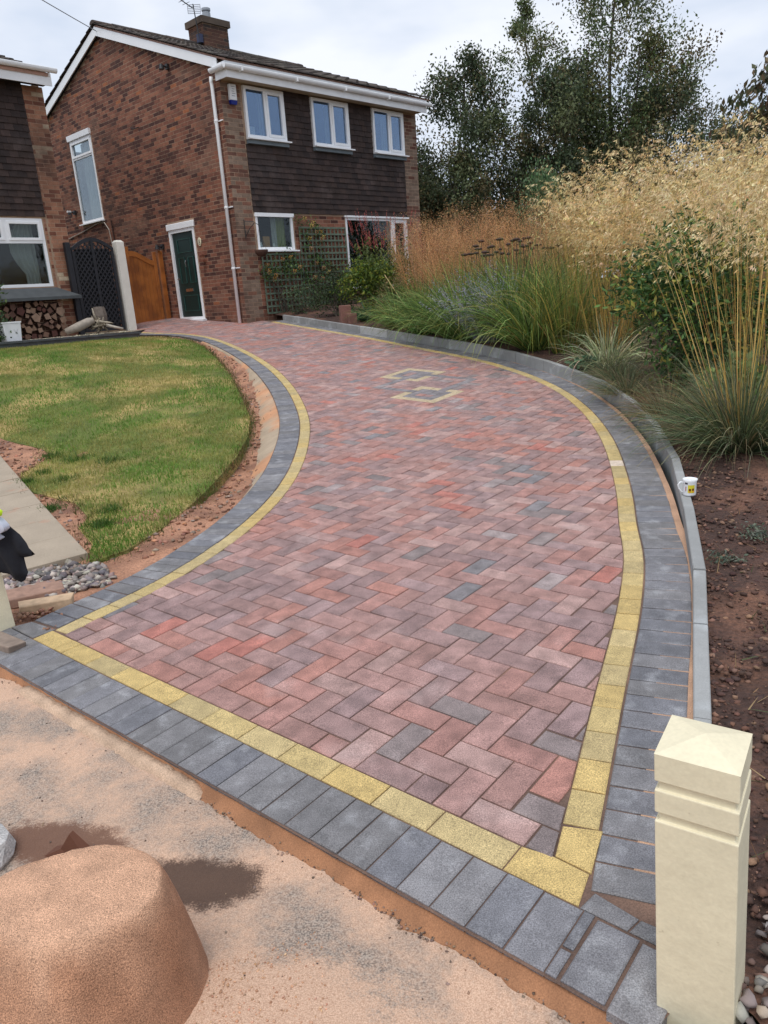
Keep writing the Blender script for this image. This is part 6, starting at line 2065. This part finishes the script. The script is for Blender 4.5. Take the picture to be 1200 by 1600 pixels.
bush('spindly_plant', FAC(2.3, .7, 0).x, FAC(2.3, .7, 0).y, 1.03, .4, .3, .8, 1500, (.03, .05), [S(74, 80, 50), S(96, 92, 60), S(60, 66, 42)], 'spindly dark leaved plant between trellis foot and timber post', 'plant', stems=16, clump=26, loose=.24)

# persicaria spikes, sedum heads, russian sage
pp = plant_root('bistort', .32, 14.9, 'plant with many pink red flower spikes in front of the large window', 'flowering plant')
o, pos = foliage(pp, .32, 14.9, 80, .34, (1.35, 1.95), (.004, .007), (.02, .3), (.0, .03), [S(96, 90, 56)], seg=4, name='stems'); inv(o, pp)
add(pp, panicles(pp, pos, .86, 60, (.010, .02), [S(170, 84, 84), S(186, 96, 90), S(150, 74, 76), S(196, 120, 100)], .014, 0, name='flower_spikes', asp=.6, material='leaf'))
add(pp, panicles(pp, pos[:, :4], .2, 22, (.06, .11), [S(80, 98, 50), S(96, 110, 56)], .10, .2, name='leaves', asp=.35, material='leaf'))
pp = plant_root('bistort', .98, 14.6, 'smaller reddish flower spikes against the right window light', 'flowering plant')
o, pos = foliage(pp, .98, 14.6, 30, .18, (1.2, 1.6), (.004, .006), (.02, .25), (.0, .03), [S(110, 84, 62)], seg=4, name='stems'); inv(o, pp)
add(pp, panicles(pp, pos, .8, 50, (.010, .02), [S(140, 74, 76), S(120, 66, 70)], .014, 0, name='flower_spikes', asp=.6, material='leaf'))
pp = plant_root('stonecrop', 2.05, 12.3, 'group of dark brown flat seed heads on stems above the green grasses', 'flowering plant')
for k in range(36):
    x, y, z = 2.2 + rnd.gauss(0, .36), 12.0 + rnd.gauss(0, .3), rnd.uniform(1.88, 2.14)
    mb = MB(); mb.tube([(x + .05, y + .05, zbed(x, y)), (x, y, z)], .005, 4); mb.build('stem', MT['bark'], pp)
    mb = MB(); r = rnd.uniform(.03, .07); mb.lathe([(0, -.02), (r * .7, -.012), (r, .0), (r * .8, .015), (0, .026)], 9, (x, y, z), S(70, 50, 44)); mb.build('seed_head', MT['wood'], pp, smooth=True)
pp = plant_root('russian_sage', 1.70, 10.95, 'silvery lavender coloured sage with fine stems leaning over the grasses', 'flowering plant')
o, pos = foliage(pp, 1.70, 10.95, 150, .15, (.75, 1.2), (.004, .006), (.05, .6), (.0, .05), [S(170, 172, 178), S(150, 150, 156)], seg=5, name='stems', lean=(-.35, -.1)); inv(o, pp)
add(pp, panicles(pp, pos, .45, 50, (.010, .022), [S(164, 160, 190), S(150, 150, 176), S(180, 180, 190)], .02, 0, name='flowers', asp=.5, material='leaf'))
# dry litter over the near soil
lp, cc_ = [], []
for _ in range(900):
    y = 1.3 + 6 * rnd.random() ** 1.3; x = np.interp(y, [p[1] for p in KB[:8]], [p[0] for p in KB[:8]]) + .1 + rnd.random() * 2
    lp.append((x, y, zbed(x, y) + .008)); cc_.append(np.array(rnd.choice([S(150, 116, 84), S(120, 90, 66), S(176, 150, 110), S(84, 96, 60)])))
blades_field('plant_litter', lp, (.03, .10), (.003, .007), np.array(cc_), .1, 2, 1.5, kind='stuff')
# weeds in the near soil
for (x, y, lb) in [(1.62, 3.35, 'grey green weed seedling on the soil below the kerb corner'), (1.78, 3.0, 'low grey weed on the soil at the right, farther from the kerb'), (1.9, 3.55, 'small green weed by the right frame edge beyond the first weeds')]:
    bush('weed', x, y, zbed(x, y), .09, .08, .05, 160, (.015, .03), [S(108, 116, 100), S(90, 100, 84)], lb, 'weed', stems=3, asp=.4, clump=8, group='small weeds on the bare soil')

# ============================================================ TREES
def tree(name, x, y, z0, H, R, trunk_r, label, cols, leaf=(.06, .10), nl=9000, nlimb=22, crown0=.18, shape=1.0, lean=(0, 0), twigs=7, spread=.55, barkm='bark', asp=.55, tuft=.33):
    p = empty(name, (x, y, z0), label, 'tree')
    nl = int(nl * 2.0); trunk_r *= .42; nlimb = int(nlimb * 1.35)
    mb = MB()
    top = Vector((x + lean[0], y + lean[1], z0 + H))
    base = Vector((x, y, z0 - .2))
    tr = [base.lerp(top, t) + Vector((math.sin(t * 5 + x), math.cos(t * 4 + y), 0)) * H * .035 for t in np.linspace(0, 1, 9)]
    mb.tube(tr, [trunk_r * (1 - t) ** .8 + .012 for t in np.linspace(0, 1, 9)], 8)
    forks = []
    for k in range(4):
        a = k * 1.57 + rnd.uniform(-.5, .5); o_ = Vector((math.cos(a), math.sin(a), 0)) * R * rnd.uniform(.35, .6)
        hh = rnd.uniform(.5, .8)
        f_ = [tr[0].lerp(tr[int(8 * hh)], t) + o_ * t ** 1.3 for t in np.linspace(0, 1, 9)]
        mb.tube(f_, [trunk_r * .6 * (1 - t) ** .8 + .01 for t in np.linspace(0, 1, 9)], 6); forks.append(f_)
    mb.build('trunk', MT[barkm], p, smooth=True)
    tips = []
    tr_main = tr
    mb = MB()
    for k in range(nlimb):
        t = crown0 + (1 - crown0) * (k + rnd.random()) / nlimb
        tr = tr_main if k % 2 == 0 else forks[(k // 2) % 4]
        i = min(7, int(t * 8)); b = tr[i].lerp(tr[i + 1], t * 8 - i)
        a = k * 2.4 + rnd.uniform(-.4, .4)
        prof_ = (math.sin(PI * min(1, (t - crown0) / (1 - crown0) * .8 + .2)) ** .7) * shape
        l = R * max(.25, prof_) * rnd.uniform(.7, 1.1)
        up = rnd.uniform(.45, .95) * spread * 1.5
        d = Vector((math.cos(a), math.sin(a), up)).normalized()
        m1 = b + d * l * .5 + Vector((0, 0, .05 * l)); e = b + d * l + Vector((0, 0, .12 * l))
        r0 = trunk_r * .35 * (1 - t * .6)
        mb.tube([b, m1, e], [r0, r0 * .6, .008], 5)
        for j in range(twigs):
            q = rnd.uniform(.3, 1); s_ = b.lerp(m1, q * 2) if q < .5 else m1.lerp(e, q * 2 - 1)
            dd = (d + Vector((rnd.gauss(0, .7), rnd.gauss(0, .7), rnd.gauss(.15, .5)))).normalized()
            tl = l * rnd.uniform(.25, .55)
            ee = s_ + dd * tl
            mb.tube([s_, s_ + dd * tl * .5 + Vector((0, 0, .03)), ee], [r0 * .4, r0 * .25, .004], 3, cap=False)
            tips.append((s_, ee))
    mb.build('branches', MT[barkm], p)
    n = nl
    idx = rng.integers(0, len(tips), n)
    A_ = np.array([tuple(t[0]) for t in tips])[idx]; B_ = np.array([tuple(t[1]) for t in tips])[idx]
    q = rng.random((n, 1)) ** .7 * 1.1
    C_ = A_ + (B_ - A_) * q + rng.normal(0, 1, (n, 3)) * tuft * R * .25
    N_ = rng.normal(0, 1, (n, 3)) + np.array([0, 0, -.9])
    V, F_ = leaves(C_, N_, rng.uniform(leaf[0], leaf[1], n), asp)
    cl_ = np.array(cols)[rng.integers(0, len(cols), len(tips))][idx]
    T = np.clip(cl_ * (1 + rng.normal(0, .25, (n, 1))), .004, 1).repeat(2, axis=0)
    o = npmesh('crown', V, F_, T, MT['leaf'], p); inv(o, p)
    return p
DK = [S(84, 98, 66), S(70, 84, 58), S(100, 108, 72), S(108, 98, 68), S(64, 74, 54)]
BR = [S(92, 108, 66), S(106, 116, 74), S(78, 94, 60), S(116, 112, 74)]
tree('bushy_tree', 2.9, 23.5, 1.15, 6.2, 2.1, .12, 'leftmost dark broad tree just right of the brick house', DK, nl=19000, nlimb=40, crown0=.04, leaf=(.07, .12), twigs=8)
tree('slender_tree', 5.5, 26, 1.1, 8.3, 1.35, .12, 'slender open crowned tree between the dark tree and the tall birch', BR, nl=7500, nlimb=34, crown0=.2, leaf=(.07, .11), twigs=6, spread=.9)
tree('birch_tree', 7.75, 24, 1.1, 10.2, 2.35, .17, 'tallest tree, broad birch rising out of the top of the picture', BR + [S(100, 84, 56)], nl=23000, nlimb=48, crown0=.16, leaf=(.07, .115), twigs=8, spread=.8)
tree('dark_tree', 6.0, 23.4, 1.1, 5.6, 2.2, .12, 'dark thicket tree under the slender one, at the centre', DK, nl=19000, nlimb=38, crown0=.04, leaf=(.07, .12), twigs=8)
tree('dark_tree', 8.7, 22.5, 1.1, 5.0, 2.0, .12, 'dark low tree below the tall birch on its right', DK, nl=15000, nlimb=34, crown0=.06, leaf=(.06, .10), twigs=8)
tree('green_tree', 10.6, 22.0, 1.1, 4.1, 1.9, .1, 'fresher green low tree right of the birch above the golden grasses', [S(74, 96, 58), S(62, 84, 50), S(90, 108, 66)], nl=10000, nlimb=28, crown0=.08, leaf=(.06, .10), twigs=8)
tree('green_tree', 13.0, 21.0, 1.1, 4.3, 2.3, .1, 'green low tree behind the golden grasses at the right frame edge', [S(66, 88, 54), S(56, 74, 48)], nl=10000, nlimb=28, crown0=.08, leaf=(.06, .10), twigs=8)
tree('dark_tree', 1.6, 25.5, 1.1, 4.6, 1.7, .1, 'dark shrubby tree showing behind the house\'s right corner', DK, nl=8000, nlimb=24, crown0=.05, leaf=(.06, .10), twigs=8)
bush('pale_green_bush', 4.15, 18.2, 1.05, .7, .6, 2.6, 3600, (.05, .1), [S(96, 122, 84), S(80, 108, 72), S(112, 134, 92)], 'pale fresh green bush standing before the dark trees', 'bush', stems=16, clump=40, loose=.2, vertical=True)
bush('reddish_bush', 2.3, 18.6, 1.05, .6, .5, 1.9, 2600, (.04, .07), [S(110, 84, 66), S(92, 80, 60), S(84, 88, 56)], 'reddish brown bush behind the orange grasses near the house', 'bush', stems=16, clump=34, loose=.22)
bush('olive_bush', 5.3, 17.0, 1.05, 1.1, .8, 2.0, 5000, (.04, .08), DK + [S(120, 120, 66)], 'dark olive bush behind the middle of the golden grasses', 'bush', stems=18, clump=50, loose=.2)
bush('olive_bush', 7.2, 16.0, 1.05, 1.3, .8, 1.9, 5200, (.04, .08), DK, 'dark olive bush behind the golden grasses at the right', 'bush', stems=18, clump=50, loose=.2)
for (x, y, rx, rz_, lb) in [(2.0, 24.2, 1.3, 3.4, 'dark thicket filling the gap right behind the house corner'), (4.2, 24.6, 1.4, 3.6, 'dark thicket between the leftmost tree and the slender tree'), (6.9, 25.0, 1.5, 3.9, 'dark thicket at the foot of the tall birch'), (9.4, 24.0, 1.5, 3.3, 'dark thicket right of the tall birch'), (12.0, 23.5, 1.8, 2.9, 'dark thicket above the golden grasses at the far right')]:
    bush('thicket', x, y, 1.0, rx, .8, rz_, 9000, (.07, .12), DK, lb, 'thicket', stems=16, clump=70, loose=.22)
# far hedge reads as one mass
hp_ = []
for _ in range(56000):
    x = rnd.uniform(.6, 18); hgt = 2.9 + .6 * nz(x, 0, .6, 4) + .25 * nz(x, 0, 2.3, 6)
    z = 1.0 + hgt * math.sqrt(rnd.random()); y = 27.2 + rnd.gauss(0, .5)
    hp_.append((x, y, z))
C_ = np.array(hp_); n = len(C_)
V, F_ = leaves(C_, rng.normal(0, 1, (n, 3)), rng.uniform(.08, .14, n), .6)
npmesh('far_hedgerow', V, F_, pal(n, DK).repeat(2, axis=0), MT['leaf'], None, kind='stuff')
# hanging branch of a tree outside the frame at the right
hb_ = empty('hanging_branch_tree', (7.6, 12.0, 1.2), 'tree whose drooping large leaved branches enter at the top right', 'tree')
mb = MB(); mb.tube([(7.6, 12.0, .7), (7.55, 12.0, 3), (7.4, 12, 5.2)], [.1, .08, .04], 8); mb.build('trunk', MT['bark'], hb_)
C_, N_ = [], []
mb = MB()
for (z1, x1, drop) in [(4.0, 5.35, .5), (3.8, 5.55, .5), (3.6, 5.7, .4), (3.35, 5.5, .4), (4.5, 5.85, .6), (3.1, 5.6, .3), (4.25, 5.65, .6), (3.5, 5.2, .3), (3.0, 5.9, .2), (4.7, 6.1, .6)]:
    a = Vector((7.5, 12.0, z1 - .2)); m_ = Vector(((7.5 + x1) / 2, 11.9 + rnd.uniform(-.2, .2), z1 + .2)); e = Vector((x1, 11.8 + rnd.uniform(-.2, .2), z1 - drop * .5))
    mb.tube([a, m_, e], [.025, .014, .004], 5)
    for k in range(230):
        t = .15 + .9 * rnd.random(); p = (a.lerp(m_, t * 2) if t < .5 else m_.lerp(e, t * 2 - 1))
        C_.append(tuple(p + Vector((rnd.gauss(0, .07), rnd.gauss(0, .08), -.07 + rnd.gauss(0, .07))))); N_.append((rnd.gauss(-.2, .5), rnd.gauss(0, .5), -1))
mb.build('branches', MT['bark'], hb_)
C_ = np.array(C_); n = len(C_)
V, F_ = leaves(C_, np.array(N_), rng.uniform(.09, .15, n), .42)
o = npmesh('leaves', V, F_, pal(n, [S(78, 84, 56), S(66, 72, 50), S(100, 84, 60)]).repeat(2, axis=0), MT['leaf'], hb_); inv(o, hb_)
